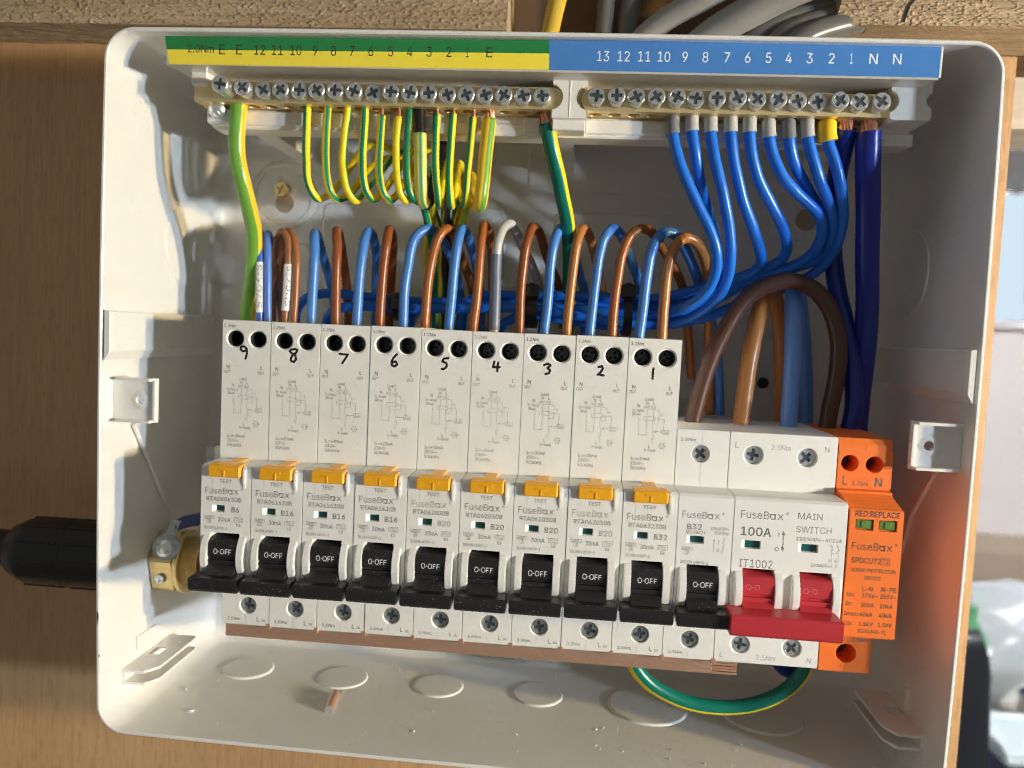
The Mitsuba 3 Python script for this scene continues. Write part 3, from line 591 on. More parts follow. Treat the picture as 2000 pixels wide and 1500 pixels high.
sw = [stroke([(x + 31.4, 13.0), (x + 31.4, 11.4), (x + 30.7, 10.9)], .13), stroke([(x + 33.4, 13.0), (x + 33.4, 11.4), (x + 32.7, 10.9)], .13), stroke([(x + 30.8, 10.6), (x + 33.3, 10.6)], .13), stroke([(x + 31.4, 10.5), (x + 31.4, 7.2)], .13), stroke([(x + 33.4, 10.5), (x + 33.4, 7.2)], .13), Point(x + 31.4, 11.6).buffer(.3).difference(Point(x + 31.4, 11.6).buffer(.17)), Point(x + 33.4, 11.6).buffer(.3).difference(Point(x + 33.4, 11.6).buffer(.17))]
put(f'{B}__printed_mark', lay(logo(x + 1.9, 20.2, 1.14) + [('t', 'MAIN', x + 19.8, 20.9, 2.1, 7.9), ('t', 'SWITCH', x + 19.6, 16.6, 2.1, 11.2), ('t', '100A', x + 2.0, 14.6, 2.7, 10.1, True), ('t', 'IT1002', x + 2.4, 4.2, 2.6, 10.7), ('t', '230/400V~ AC22A', x + 19.8, 14.0, 1.15, 14.5), ('t', 'IEC/EN60947-3', x + 25.0, 5.8, .95, 8.2),
      ('t', 'I', x + 14.1, 14.9, 1.1), ('t', 'O', x + 13.3, 10.0, 1.4), stroke([(x + 15.9, 10.8), (x + 15.9, 16.0)], .3), Polygon([(x + 15.3, 15.4), (x + 16.5, 15.4), (x + 15.9, 16.9)]), Polygon([(x + 15.3, 11.4), (x + 16.5, 11.4), (x + 15.9, 9.9)]), ('t', '1', x + 30.5, 12.5, .9), ('t', '3', x + 32.4, 12.5, .9), ('t', '2', x + 30.2, 7.6, .9), ('t', '4', x + 32.2, 7.6, .9)] + sw, 91.3), 'print_mid', smooth=False)

# surge protection device
x = 12 * PITCH; B = 'surge_protector'
tag(B, 'orange surge protection device with two green windows at the right end of the row', 'surge protector')
low = Polygon([(35, -35.6), (72.9, -35.6), (72.9, -16.4), (78, -14), (80, 26), (80.5, 29.2), (77.6, 29.4), (77.6, 44.0), (76.6, ZM), (35, ZM)])
b = wide(low, x + .15, x + 17.5) + cbox(x + 16.4, x + 18.0, 29.6, 42.5, 60, 77.4, .2)
b = b - hole(x + 4.0, 37.9, 77.6, 2.7, 9, 2.95) - hole(x + 12.0, 37.8, 77.6, 2.7, 9, 2.95) - hole(x + 9.1, -28.9, 72.9, 3.3, 8, 3.5) - face(stroke([(x + 8.9, 47), (x + 8.9, 42.6)], .14), 77.4, 78) - face(stroke([(x + 8.9, -33), (x + 8.9, -36)], .14), 72.7, 73)
put(f'{B}__base', b, 'spd_orange', 28)
steps = [(77.4, -16.4), (91.3, -16.4), (91.3, 24.6)]
for q in range(6): steps += [(90.9 - 2.2 * q, 25.2 + .68 * q), (90.1 - 2.2 * q, 25.9 + .68 * q), (89.9 - 2.2 * q, 25.25 + .68 * q)]
cart = wide(Polygon(steps + [(77.4, 29)]), x + .5, x + 17.2)
cart = cart - cbox(x + 2.4, x + 8.0, 18.6, 22.2, 90.2, 93, .15) - cbox(x + 9.6, x + 15.2, 18.6, 22.2, 90.2, 93, .15)
put(f'{B}__cartridge', cart, 'spd_orange', 28)
for o in (2.7, 9.9): put(f'{B}__indicator_window', union([cbox(x + o, x + o + 5.0, 18.9, 21.9, 89, 90.9, .3), cbox(x + o + 1.4, x + o + 3.6, 19.4, 21.6, 90, 91.25, .2)]), 'window_green')
for sx, sz, sd in ((4.0, 37.9, 69.5), (12.0, 37.8, 69.5), (9.1, -28.9, 66)): put_copy(f'{B}__terminal_screw', UPPER_SCREW, x + sx, sz, sd, float(rng.uniform(0, 360)))
put(f'{B}__printed_mark', lay([('t', 'L', x + 1.75, 30.6, 2.8, 1.9, True), ('t', '1.2Nm', x + 5.1, 30.6, 1.35, 5.3), ('t', 'N', x + 12.2, 30.6, 2.7, 2.7, True)], 77.6), 'print_dark', smooth=False)
rows = [('RED:REPLACE', 1.9, 23.1, 1.75, 13.9, True), ('SPDCUT2', 1.8, 8.0, 1.75, 9.3, True), ('SURGE PROTECTION', 2.1, 5.15, 1.15, 13.7, True), ('DEVICE', 6.3, 2.75, 1.15, 5.1, True), ('L-N', 5.9, -.95, 1.45, 3.3, True), ('N-PE', 11.7, -.85, 1.45, 4.8, True),
        ('Uc:', 1.1, -2.95, 1.3, 2.7, True), ('275V~', 5.8, -3.1, 1.35, 5.1, True), ('255V~', 11.6, -3.1, 1.35, 5.0, True), ('In:', 1.0, -5.9, 1.3, 2.2, True), ('20kA', 5.8, -6.15, 1.35, 4.2, True), ('20kA', 11.6, -6.15, 1.35, 4.2, True),
        ('Imax:', .8, -9.2, 1.3, 4.5, True), ('40kA', 5.6, -9.25, 1.35, 4.2, True), ('40kA', 11.5, -9.2, 1.35, 4.2, True), ('Up:', .9, -12.3, 1.3, 2.7, True), ('1.5kV', 5.5, -12.4, 1.35, 4.6, True), ('1.5kV', 11.4, -12.3, 1.35, 4.6, True), ('IEC61643-11', 5.4, -14.6, 1.2, 8.9, True)]
put(f'{B}__printed_rating', lay([('t', s, x + a, zq, h, wd, bo) for s, a, zq, h, wd, bo in rows] + logo(x + 1.5, 12.3, 1.07) + [('t', 'T2', x + 11.5, 8.25, 1.5, 1.9, True), sbox(x + 11.05, 7.75, x + 13.85, 10.2).difference(sbox(x + 11.2, 7.9, x + 13.7, 10.05))], 91.3), 'print_black', smooth=False)
put(f'{B}__printed_torque', lay([('t', '2.5Nm', x + 10.7, -24.4, 1.35, 5.4)], 72.9), 'print_dark', smooth=False)

# ------------------------------------------------------------------ terminal carrier and the two bars
C = 'terminal_carrier'
tag(C, 'long white plastic terminal carrier with a green, yellow and blue number strip', 'terminal carrier')
put(f'{C}__base', union([cbox(-12.5, 236, 146.0, 150.4, 52, 62.5, .5), cbox(-13.5, 235, 150, 164.8, 52, 61.5, .5), cbox(0.5, 40, 147.2, 152.2, 58, 63.6, .4), cbox(124, 224, 147.2, 152.2, 58, 63.6, .4)]
    + [cbox(a, a + 6, 147.4, 152.3, 60, 63.75, .3) for a in (48, 66, 84, 102)] + [cbox(-12.5, -1, 146.6, 152, 58, 67, .6), cbox(-15, -9, 158, 164.5, 60, 74, .5)]), 'carrier_white', 28)
for q in (0, 112, 214): put(f'{C}__mounting_foot', cbox(q, q + 8, 146, 152, 1.5, 53, .3), 'carrier_white', 28)
blk = face(sbox(112.3, 149.8, 124.0, 164.4), 58, 73.5) - face(Point(111.6, 156.7).buffer(4.3), 57, 74) - face(Point(124.8, 156.7).buffer(4.3), 57, 74)
put(f'{C}__middle_block', union([blk, cbox(112.5, 123.8, 146.5, 152, 56, 70.5, .3), cbox(118.0, 118.5, 150, 164.2, 73, 73.75, .1)]), 'carrier_white', 28)
eb = face(soft(sbox(223.6, 151.8, 236.6, 164.4), .8), 56, 73.5) - face(Point(237.4, 158.2).buffer(2.6), 55, 75) - face(Point(222.6, 157.8).buffer(3.6), 68, 75)
put(f'{C}__end_block', eb, 'carrier_white', 28)
# the shelf that holds the strip: a clear grey plate running back from the strip to the carrier
put(f'{C}__shelf', prof(Polygon([(84.0, 161.4), (84.0, 170.6), (83.2, 170.8), (82.9, 162.3), (61, 164.4), (61, 163.3)]), -18.6, 233.6), 'shelf_clear', 28)
strip = lambda pts: face(Polygon(pts), 84.0, 84.14)
put(f'{C}__green_band', strip([(-19.2, 170.8), (-18.5, 166.35), (111.0, 167.3), (110.8, 171.5)]), 'label_green', smooth=False)
put(f'{C}__yellow_band', strip([(-18.5, 166.35), (-17.6, 161.5), (111.2, 162.1), (111.0, 167.3)]), 'label_yellow', smooth=False)
put(f'{C}__blue_band', strip([(110.8, 171.5), (111.2, 162.1), (233.6, 162.1), (233.8, 172.1)]), 'label_blue', smooth=False)
put(f'{C}__strip_edge', strip([(233.6, 162.1), (233.8, 172.1), (234.4, 172.2), (234.2, 162.0)]), 'carrier_white', smooth=False)
E_ = ['2.0Nm', 'E', 'E', '12', '11', '10', '9', '8', '7', '6', '5', '4', '3', '2', '1', 'E']
EX = [-6.7, .7, 6.6, 13.7, 19.8, 26.2, 32.8, 39.1, 45.4, 51.7, 58.4, 64.8, 71.3, 77.8, 84.1, 91.2]
items = []
for s, xx in zip(E_, EX):
    if s == '2.0Nm': items.append(('t', s, -11.4, 165.5, 2.6, 9.4, False))
    else:
        w = {1: 2.0, 2: 4.2}[len(s)] if s != 'E' else 2.5
        if s == '1': w = 1.0
        items.append(('t', s, xx - w / 2, 165.05 + .007 * xx, 3.2, w, False))
put(f'{C}__earth_numbers', lay(items, 84.14), 'print_black', smooth=False)
items = []
for s, xx in zip(['13', '12', '11', '10', '9', '8', '7', '6', '5', '4', '3', '2', '1', 'N', 'N'], [128.3, 134.9, 141.5, 147.8, 154.5, 161.0, 167.8, 174.3, 180.8, 187.1, 193.6, 200.3, 206.5, 213.2, 220.4]):
    w = {1: 2.1, 2: 4.3}[len(s)]
    if s == '1': w = 1.0
    if s == 'N': w = 2.9
    items.append(('t', s, xx - w / 2, 165.2 + .008 * (xx - 128), 3.2, w, False))
put(f'{C}__neutral_numbers', lay(items, 84.14), 'print_white', smooth=False)
BAR_SCREW = solid(pozi(2.95, 7.5, 1.7, True, 22, 1.25), 'zinc')
def bar(x0, x1, xs, rounded):
    p = sbox(x0, 152.9, x1, 160.3)
    if rounded: p = unary_union([p, Point(x1, 156.6).buffer(3.7)]) if rounded > 0 else unary_union([p, Point(x0, 156.6).buffer(3.7)])
    m = face(p, 62.2, 71.8)
    for xx in xs: m = m - Manifold.cylinder(6, 2.35, 2.35, 20).translate([xx, -66.8, 150]) - rod(xx, 156.6, 70.5, 73, 2.75)
    return m
EXS, NXS = [5.0 + 6.49 * i for i in range(-1, 17)], [127.2 + 6.61 * i for i in range(15)]
tag('earth_bar', 'brass earth bar under the green and yellow strip', 'earth bar')
put('earth_bar__bar', bar(-14.8, 112.3, EXS[1:], 1), 'brass_pale', 25)
tag('neutral_bar', 'brass neutral bar under the blue strip', 'neutral bar')
put('neutral_bar__bar', bar(126, 224, NXS, -1), 'brass_pale', 25)
for i, xx in enumerate(EXS):
    h = 80.5 if i == 0 else 77.4 if i == 1 else 75.2 + float(rng.uniform(-1.1, 1.2))
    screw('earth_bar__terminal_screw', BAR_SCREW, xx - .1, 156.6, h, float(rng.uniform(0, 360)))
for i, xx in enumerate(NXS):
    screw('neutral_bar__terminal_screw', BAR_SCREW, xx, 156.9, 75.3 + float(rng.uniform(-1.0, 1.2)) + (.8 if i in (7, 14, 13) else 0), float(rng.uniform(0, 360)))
put_copy('carrier_screw', solid(join(lathe_d([(0, 1.9), (1.2, 1.8), (2.6, 1.2), (3.5, .1), (3.5, -.6)], 0, 0, 26), pozi(1.6, .6, .5, False).translate([0, -2.0, 0])), 'zinc', 50), -8.3, 150.6, 67.3, 15, ([1, 0, 0], 40))
tag('carrier_screw', 'domed silver screw at the left end under the earth bar', 'screw')

# ------------------------------------------------------------------ conductors
WIRES = [  # kind, colour, radius, angle of the green stripe, its width, centre line (x, z, d) in mm
 ('blue_loop','blue_thin',1.42,0,0.0,[(2.3,73.6,50),(2.2,77.6,50),(1.8,93.3,50),(1.1,105.2,49),(-0.9,109.3,45),(-2.8,111.2,39),(-4.4,108.9,33),(-5.3,99,27),(-4.7,82.2,23),(-4.3,64.9,20)]),
 ('blue_loop','blue_thin2',1.45,0,0.0,[(5.4,73.7,50),(5.3,77.7,50),(4.8,93.4,50),(3.9,105.3,49),(2,109.4,45),(1,110.9,41),(-0.1,107.2,35),(-1.1,99.1,28),(-0.8,86.7,23),(-0.5,73.8,20)]),
 ('brown_loop','brown_b',1.35,0,0.0,[(12.3,74.1,50),(12.2,77.6,50),(12.7,89.8,50),(12.9,101.6,50),(11.8,108.5,49),(8.9,111.2,47),(5.9,108.7,44),(2.7,102.4,38),(-0.9,94.7,30),(-3.1,82.2,24),(-4.2,69.3,20)]),
 ('brown_loop','brown_c',1.35,0,0.0,[(15.5,74.2,50),(15.6,77.8,50),(16.1,90,50),(16,101.7,50),(14.2,107.7,48),(11.2,111.4,45),(7.2,111.5,40),(3.8,107.1,33),(1,95.1,26),(-0.9,73.8,20)]),
 ('blue_loop','blue_loop',1.85,0,0.0,[(22.7,73.5,50),(22.5,77.3,50),(22.8,90.3,50),(23,102,50),(22.1,108.4,48),(20.5,111.6,43),(19.9,110.8,38),(19.7,105.8,32),(20.6,98,26),(22,87.7,22),(22.9,74.9,20)]),
 ('brown_loop','brown_d',1.8,0,0.0,[(32.4,73,50),(32.2,76.9,50),(32,90.6,50),(31.8,102.3,50),(31,109.5,48),(29.3,112.9,43),(28.6,111.9,38),(28.2,106.1,32),(28,98.3,26),(28.2,88,22),(28.5,75.1,20)]),
 ('blue_loop','blue_loop',1.85,0,0.0,[(40.2,72.4,50),(40.3,76.9,50),(40.7,89,50),(41.5,100.7,50),(42,109.3,48),(42.2,112.8,44),(42.6,112.1,40),(42.7,108.3,35),(42,102.7,30),(40.8,92.6,24),(40.1,75.7,20)]),
 ('brown_loop','brown_d',1.8,0,0.0,[(49.4,72.8,50),(49.3,76.7,50),(49.6,89.4,50),(50.2,101.1,50),(50.8,109.7,49),(50.5,113.7,45),(50.3,113,40),(49.7,108.6,35),(48.4,100.9,29),(46.8,88.7,23),(45.9,73.8,20)]),
 ('blue_loop','blue_loop',1.85,0,0.0,[(58.6,73.2,50),(58.4,76.7,50),(58.6,87.8,50),(59.4,99.5,50),(60.8,108.2,50),(63.4,112.7,49),(66.3,114.4,46),(68.4,113.6,42),(70.9,109.9,37),(73.5,103.8,31),(75.5,94,25),(76.7,77.3,20)]),
 ('brown_loop','brown_e',1.8,0,0.0,[(67.1,73.6,50),(66.9,76.9,50),(67.4,90.2,50),(68.7,102.8,50),(70.9,110.9,50),(73,114.3,48),(74.9,113.6,44),(76.2,109.2,38),(77.9,102.9,31),(80.4,96.2,26),(82.2,86,22),(83.2,73.3,20)]),
 ('blue_loop','blue_loop',1.85,0,0.0,[(76.4,73.1,50),(76.2,76.8,50),(76.7,88.6,50),(77.4,101.2,50),(78.2,110.9,49),(78.8,114.9,45),(80.3,113.6,41),(81.6,108.6,36),(83,102.2,30),(84.3,92.3,24),(85,75.6,20)]),
 ('brown_loop','brown_e',1.8,0,0.0,[(85.6,73.5,50),(85.4,76.8,50),(86.2,87.1,50),(86.7,100.6,50),(87.1,111.2,49),(87.4,116.6,45),(88.6,114.8,41),(89.5,108,35),(89.6,98.5,28),(89.4,86.3,23),(89.3,75.8,20)]),
 ('grey_loop','grey_pvc',1.8,0,0.0,[(93.2,72.9,50),(93.3,76.6,50),(93.3,89.3,50),(93.1,100.8,50),(93.7,110.8,50),(95.2,115.7,48),(97.4,117.5,45),(99.3,115.2,41),(101.8,109.8,36),(105.1,104,31),(108.1,96.3,26),(110.4,83,22)]),
 ('brown_loop','brown_d',1.8,0,0.0,[(103.1,73.4,50),(103,76.6,50),(102.9,86.8,50),(103.1,98.4,50),(104,108.9,50),(105.3,114.5,48),(106.4,116.7,45),(108.3,115,41),(110.5,108.8,35),(113.3,102.4,30),(116.6,95.2,26),(119,79.2,22)]),
 ('blue_loop','blue_loop',1.85,0,0.0,[(112.8,73.2,50),(112.7,76.5,50),(113.1,88.2,50),(113.6,99.7,50),(114.5,109.3,50),(115.7,114.9,48),(117.1,116.6,44),(119.3,114.8,41),(121.5,110.1,36),(123.6,103.7,31),(126.5,96,26),(129,81.8,22)]),
 ('brown_loop','brown_f',1.8,0,0.0,[(121.1,73.6,50),(120.9,76.7,50),(121.3,87.6,50),(122,100.1,50),(123,110.5,50),(124.2,115,48),(125.4,116.6,45),(127.5,114.7,41),(129.7,109.5,36),(132.3,102.2,29),(133.9,94.4,24),(135.2,80,20)]),
 ('blue_loop','blue_loop',1.85,0,0.0,[(129.7,73.6,50),(129.6,76.7,50),(130,87.1,50),(130.7,99.4,50),(131.8,109.3,50),(133.9,114.6,49),(136.2,117,46),(138.9,115.8,43),(141.7,111.5,39),(145.2,104.7,34),(148.9,96.8,28),(152.4,84.8,24)]),
 ('brown_loop','brown_e',1.8,0,0.0,[(137.7,73.6,50),(137.6,76.7,50),(138,87.4,50),(138.6,96.9,50),(139.8,106.4,50),(142,113.1,50),(145.8,116.7,48),(149.8,116.9,45),(153.5,113.7,41),(157.4,109.5,36),(161.8,104.2,31),(166.1,96.7,26),(169.4,81.5,22),(172.4,60.7,20)]),
 ('blue_loop','blue_loop',2.0,0,0.0,[(148.2,73.4,50),(148,76.4,50),(148.7,87.9,50),(149.4,99.3,50),(150.7,108.7,50),(153,114,49),(156.1,116.3,47),(159.4,115.7,45),(163,112.5,41),(166.9,107.3,36),(171.4,100,30),(176,90,25),(181.2,76.2,21),(183.5,61.3,20),(184.9,46.6,20)]),
 ('brown_loop','brown_f',2.0,0,0.0,[(156.2,73.4,50),(156.2,76.4,50),(156.2,88.2,50),(156.6,97.7,50),(157.8,106.6,50),(160.4,112.4,49),(163.5,114.4,47),(167.1,113.3,45),(170.2,110.3,42),(173.1,105.1,37),(175.3,97.7,31),(177.5,81.8,24),(179.6,61.1,20),(180.7,46.4,20)]),
 ('neutral_wire','blue',1.95,0,0.0,[(153.7,153.9,67),(154.1,147,67),(155.9,140.4,67),(159.6,132,66),(164.5,123.7,64),(169.2,116.2,62),(172.5,108.5,60),(173.3,101.5,57),(171.1,94.3,53),(165.8,89.4,48),(159.6,86.5,42),(150.9,85.3,36),(139.1,85.9,33),(122.9,86.6,33),(98.4,87.3,33),(77.8,87.3,33),(57,87,33),(35.9,88.2,33),(23.2,88.7,33),(15.1,86.7,33),(10.6,82.5,32),(8.4,74.1,30)]),
 ('neutral_wire','blue',1.95,0,0.0,[(160.2,154.4,67),(160.6,148.2,67),(162.3,140.8,66),(164.8,132.9,62),(168,127.1,55),(171.8,121,48),(175.6,112.4,42),(177.3,103.2,38),(174.9,94.4,36),(164.6,86.7,36),(153.2,82.6,34),(139.3,80.8,33),(123.1,81.7,33),(102.7,83.2,33),(93.6,77.9,32),(92.2,71.7,30)]),
 ('neutral_wire','blue',1.95,0,0.0,[(166.5,154.2,67),(166.9,148,67),(168.4,140.7,67),(171,132.3,66),(174,124,64),(176.5,115.7,61),(178.1,107.1,58),(178,99,54),(175.6,91.9,49),(169.1,85.9,43),(160.7,82.5,38),(148.9,81.6,38),(135,82.6,38),(119,84.6,38),(102.8,86,37),(88.7,85.5,37),(68.2,84.3,37),(53.8,83.8,37),(38.2,84,37),(28.9,82.6,36),(24.2,79.3,34),(22,72.6,32)]),
 ('neutral_wire','blue',1.95,0,0.0,[(173.2,154.3,67),(173.6,148.2,67),(175.1,141.2,66),(177.6,132.9,64),(181,124.8,61),(185.4,117.4,57),(189.3,110.9,52),(191.5,106.5,46),(189.7,103.1,41),(181.2,99.9,37),(168.1,95.6,35),(156.6,92.4,34),(142.8,91.7,33),(128.7,91.7,33),(114.5,91.7,33),(98.2,91,33),(83.8,89.8,32),(79.1,85.6,30),(77.6,75.2,28)]),
 ('neutral_wire','blue',1.95,0,0.0,[(179.6,154.5,67),(180,148.3,67),(181.3,141.3,66),(183.9,134.9,64),(188.2,128.5,61),(192.5,122.9,58),(196.7,117.3,54),(199.6,112.5,49),(199.9,108.8,44),(197.3,106.2,40),(190.6,103.3,37),(181.8,98.8,34),(170.7,92.9,32),(159.1,88.6,31),(145.2,88.4,30),(128.9,89,30),(112.5,89.1,30),(98,88.1,29),(77.3,86,29),(60.9,84.4,29),(57,80.1,28),(55.8,72.1,27)]),
 ('neutral_wire','blue',1.95,0,0.0,[(186,153.3,67),(186.6,146.8,67),(188.4,141.5,66),(192,134.9,65),(197.4,129.9,63),(203.7,125.7,60),(208.8,121.5,56),(211,116.8,51),(210.3,111.4,46),(206.2,107.1,42),(198.9,104.1,38),(189.3,100.4,35),(178.3,95.3,33),(169.1,89.4,31),(157.5,84.5,30),(143.4,83.9,30),(127,85.2,30),(116.8,86,30),(111.8,82.5,30),(110.7,74.6,30)]),
 ('neutral_wire','blue',1.95,0,0.0,[(192.6,153.4,67),(193.3,146.6,67),(195.6,140.2,65),(199.7,135.1,61),(204.8,130.3,56),(210.3,125.7,50),(214.7,121.2,44),(216.3,116.1,40),(214.5,111,37),(209.4,107.2,34),(197.6,102.6,32),(184.5,99,30),(175,94.8,29),(159.4,90.4,28),(139.3,87.1,27),(129.2,84.2,27),(127.6,75.4,27)]),
 ('neutral_wire','blue',1.95,0,0.0,[(198.9,153.9,67),(199.5,147.1,67),(202,140.2,66),(205.3,133.8,64),(209.5,128,60),(213.1,122.3,55),(215.2,116.8,49),(215.1,111.5,43),(212,108.1,38),(202.8,105,34),(190.2,99.9,31),(177.4,91.9,28),(163.9,84.9,27),(149.8,83,26),(139.7,80.1,26)]),
 ('neutral_wire','blue',1.95,0,0.0,[(205.3,153.7,67),(206.2,145.9,67),(209,140.4,66),(211.8,134,64),(214.6,127.8,60),(217.2,121.7,54),(218,115.2,48),(216.9,109.7,43),(214.6,105.1,38),(208.8,100.9,34),(198.3,95.7,31),(187.2,91.3,29),(175.8,85.8,28),(162,82.3,27)]),
 ('tail_wire','blue_navy',3.4,0,0.0,[(212.4,154.9,66),(212.6,151,65),(213.3,143.6,60),(215.1,135,50),(218,123.8,40),(220.3,110.9,36),(223,97.4,36),(225.8,85.8,38),(227.5,74.3,41),(228.8,62.9,44),(229.2,53.4,45),(228.2,46.4,45),(227.9,39.9,45)]),
 ('tail_wire','blue_violet',4.1,0,0.0,[(219.3,154.4,67),(219.4,150.7,67),(220.4,142.6,65),(224.1,126.7,58),(228,109.8,50),(231.4,93.6,44),(233.2,76.5,40),(234,60.7,36),(234.7,44.6,33),(235.9,32.1,30)]),
 ('link_wire','brown_dark',3.05,0,0.0,[(168.8,42.2,52),(169.1,46.7,52),(171,56.7,52),(173.8,67.8,52),(178.1,79.7,52),(184,90.8,52),(191.3,96.9,52),(200.3,99.5,52),(208.9,97.5,51),(215.6,91.1,50),(219.9,81.6,49),(221.3,72.3,48),(220.9,60.8,47),(219.4,50.8,47),(219.2,43.5,47)]),
 ('main_wire','brown_tan',3.05,0,0.0,[(187.2,42.1,50),(187.3,46.3,50),(187.9,59.3,50),(188.9,72.6,50),(190.9,84.1,48),(193.5,92.3,44),(196.9,97,38),(200.4,95.7,32),(203.8,87.1,27),(206.7,72.9,24),(208.4,58.5,22),(209.9,43.7,20)]),
 ('main_wire','blue_tail',3.05,0,0.0,[(204.3,41.9,50),(204.4,46.5,50),(204.4,60.2,50),(204.2,73.4,50),(204,84.7,48),(204.4,94.3,44),(206.6,98.2,38),(209.7,96.1,32),(213.6,83.5,26),(216.9,67.2,22),(218.8,50.5,20),(219.7,38,20)]),
 ('earth_wire','gy',1.4,-60,0.4,[(24.6,155.1,67),(24.7,152.1,67),(24.7,144,67),(24.8,135,67),(25.4,128.6,67),(26.5,124.3,66),(27.9,121.8,64),(27.9,123.2,56),(28.9,127.5,47),(30,134.4,38),(31.9,140.5,34),(33.9,145.9,30),(36.9,149.8,26),(40.4,150.7,22),(45.9,148.1,22),(52.5,141.6,22),(58.3,131.4,22),(61.5,121,22),(63.7,108.5,22),(65.3,85.3,22),(65.9,66.1,20)]),
 ('earth_wire','gy',1.4,28,0.86,[(31.9,155.3,67),(32,152.2,67),(31.8,144.2,67),(31.9,135.2,67),(32.5,128.9,67),(33.4,124.5,66),(34.8,122,64),(36.2,122.4,60),(37.7,127.1,51),(39.3,134.7,42),(42.4,141.8,33),(47.8,144.7,28),(52.9,142.9,24),(58.2,134.5,22),(61.3,125.2,22),(64.4,112.7,22),(66.4,93.8,22),(67.8,66.2,22)]),
 ('earth_wire','gy',1.4,100,0.8,[(39.3,155.4,67),(39.4,152.4,67),(38.6,144.3,67),(38.1,135.3,67),(38.9,129,67),(40,124.2,66),(41.8,121.3,64),(42.1,123.7,56),(42.8,129.3,47),(44.6,137.2,37),(48.3,144.4,32),(52.5,147.5,28),(56.7,144.4,24),(60.5,135.6,22),(63.5,125.3,22),(67,112.8,22),(68.4,85.3,24),(68.4,66.2,22)]),
 ('earth_wire','gy',1.4,2,0.85,[(45.6,155.6,67),(45.7,152.6,67),(45.6,144.5,67),(45.4,135.5,67),(45.8,129.3,67),(46.6,124.9,66),(48,122.3,64),(48.5,123.9,56),(49.4,129.5,47),(50.8,137.4,37),(54.5,145.6,32),(58.7,151.7,28),(63.1,153.5,24),(66.4,148.3,22),(67.6,137.9,22),(67.8,123.3,22),(68.5,106.6,22),(69.7,66.3,22)]),
 ('earth_wire','gy',1.4,20,0.87,[(51.7,155.4,67),(51.8,151.8,67),(51.6,142.9,67),(51.4,133.9,67),(51.9,128.2,67),(53,124.1,66),(54.6,121.9,64),(55.1,124.4,56),(55.9,130.3,47),(57.1,138.4,38),(60.3,145.3,34),(64.4,148.4,30),(67.6,144.3,26),(69.3,133.6,23),(69.7,119.2,22),(69.9,98.2,22),(70.8,66.4,22)]),
 ('earth_wire','gy',1.4,104,0.8,[(58,155.5,67),(58.1,151.6,67),(57.5,143,67),(57.7,134.1,67),(58.5,127.8,67),(59.5,123.5,66),(60.8,121.9,64),(61.3,124.3,56),(61.3,129.7,47),(61.7,136.3,39),(63.8,139,36),(65.3,135.9,32),(64.1,126.7,26),(62.4,118.9,22),(61,112.6,22),(61.3,93.6,22),(62.4,66,22)]),
 ('earth_wire','gy',1.4,-30,0.2,[(61.8,156,67),(61.9,152.9,67),(61.5,144.9,67),(61.5,136,67),(61.9,128.8,67),(63,124,66),(64.5,122.1,64),(65.6,122.2,58),(65.7,119,50),(65.5,114.3,42),(65.7,105.4,32),(66,93.4,28),(66.8,66.2,24)]),
 ('earth_wire_sleeved','black_sleeve',2.0,0,0.0,[(65.3,156.4,67),(65.4,153.6,67),(65.7,146.8,67),(66.4,132.6,67),(66.7,125.6,66),(66.7,122.7,64),(67.5,121.2,60),(68.3,124.9,55),(68.4,133.5,49),(68.8,142.3,44),(69.2,148.7,39),(70.1,147.6,34),(70.7,136.4,30),(70.6,122.7,27),(69.7,106.4,24),(69.4,85.5,22),(69.4,66.2,20)]),
 ('earth_wire','gy',1.4,-15,0.72,[(71.3,155.8,67),(71.5,152.6,67),(71.5,143.4,67),(71.7,134.5,67),(72.5,127,67),(73.1,122.5,66),(72.6,121,62),(71.5,124,53),(70.5,133.8,43),(70.7,142.6,34),(72.2,141.5,30),(71.4,131.3,25),(68.8,121.3,22),(67,110.7,22),(66.9,93.8,22),(67.8,66.2,22)]),
 ('earth_wire','gy',1.4,-28,0.66,[(77.2,156.3,67),(77.3,152.8,67),(77,143.5,67),(76.8,132.9,67),(77.1,126.1,67),(77.5,121.6,66),(77.3,120.6,62),(76.5,124.2,53),(75.9,133.8,44),(75.4,141.9,35),(75.9,139.4,31),(74.7,130,27),(72.1,121.2,23),(70,110.8,22),(69.9,94,22),(71,66.4,22)]),
 ('earth_wire','gy',1.4,-54,0.55,[(84.4,156.1,67),(84.6,152.2,67),(84.2,143.7,67),(83.7,134.8,67),(83.4,128.6,67),(83,123.4,66),(81.9,121.5,62),(79.6,123.5,53),(76.8,130.9,44),(74.4,138.3,36),(74.9,138.2,32),(76.2,131.9,28),(75.4,123.3,24),(73.4,117.2,22),(72.1,108.8,22),(72,94,22),(73.2,66.5,22)]),
 ('earth_wire','gy_big',2.5,38,0.9,[(90.2,156.2,67),(90.4,152,67),(89.9,143.9,67),(89.2,133.2,67),(88.8,126.4,67),(88.3,122,66),(86.8,121.3,61),(83.8,124.2,52),(81.4,131.3,43),(79.5,136.7,35),(78.5,132.6,30),(76.2,124.3,24),(74,117.3,22),(73.2,106.7,22),(72.9,94.1,22),(73.8,66.5,22)]),
 ('earth_wire','gy_big',2.95,-45,-0.02,[(-0.5,154.5,67),(-0.5,152,67),(-1,143.3,67),(-1.3,136.3,66),(-0.2,129.2,65),(0.6,122.4,62),(1,115.5,58),(0.6,110.4,54),(-0.7,103,50),(-2.8,93.4,46),(-5.7,83.5,42),(-7.2,76.4,40),(-8.4,65,38)]),
 ('earth_wire','gy_dark',2.7,-62,-0.08,[(109,156.7,67),(110,151.1,67),(112.6,141.4,65),(115.1,133.4,61),(117.2,125.3,56),(119,118.9,50),(120.1,110.3,43),(120.8,95.3,34),(121.4,79.3,28),(121.8,66.8,25)]),
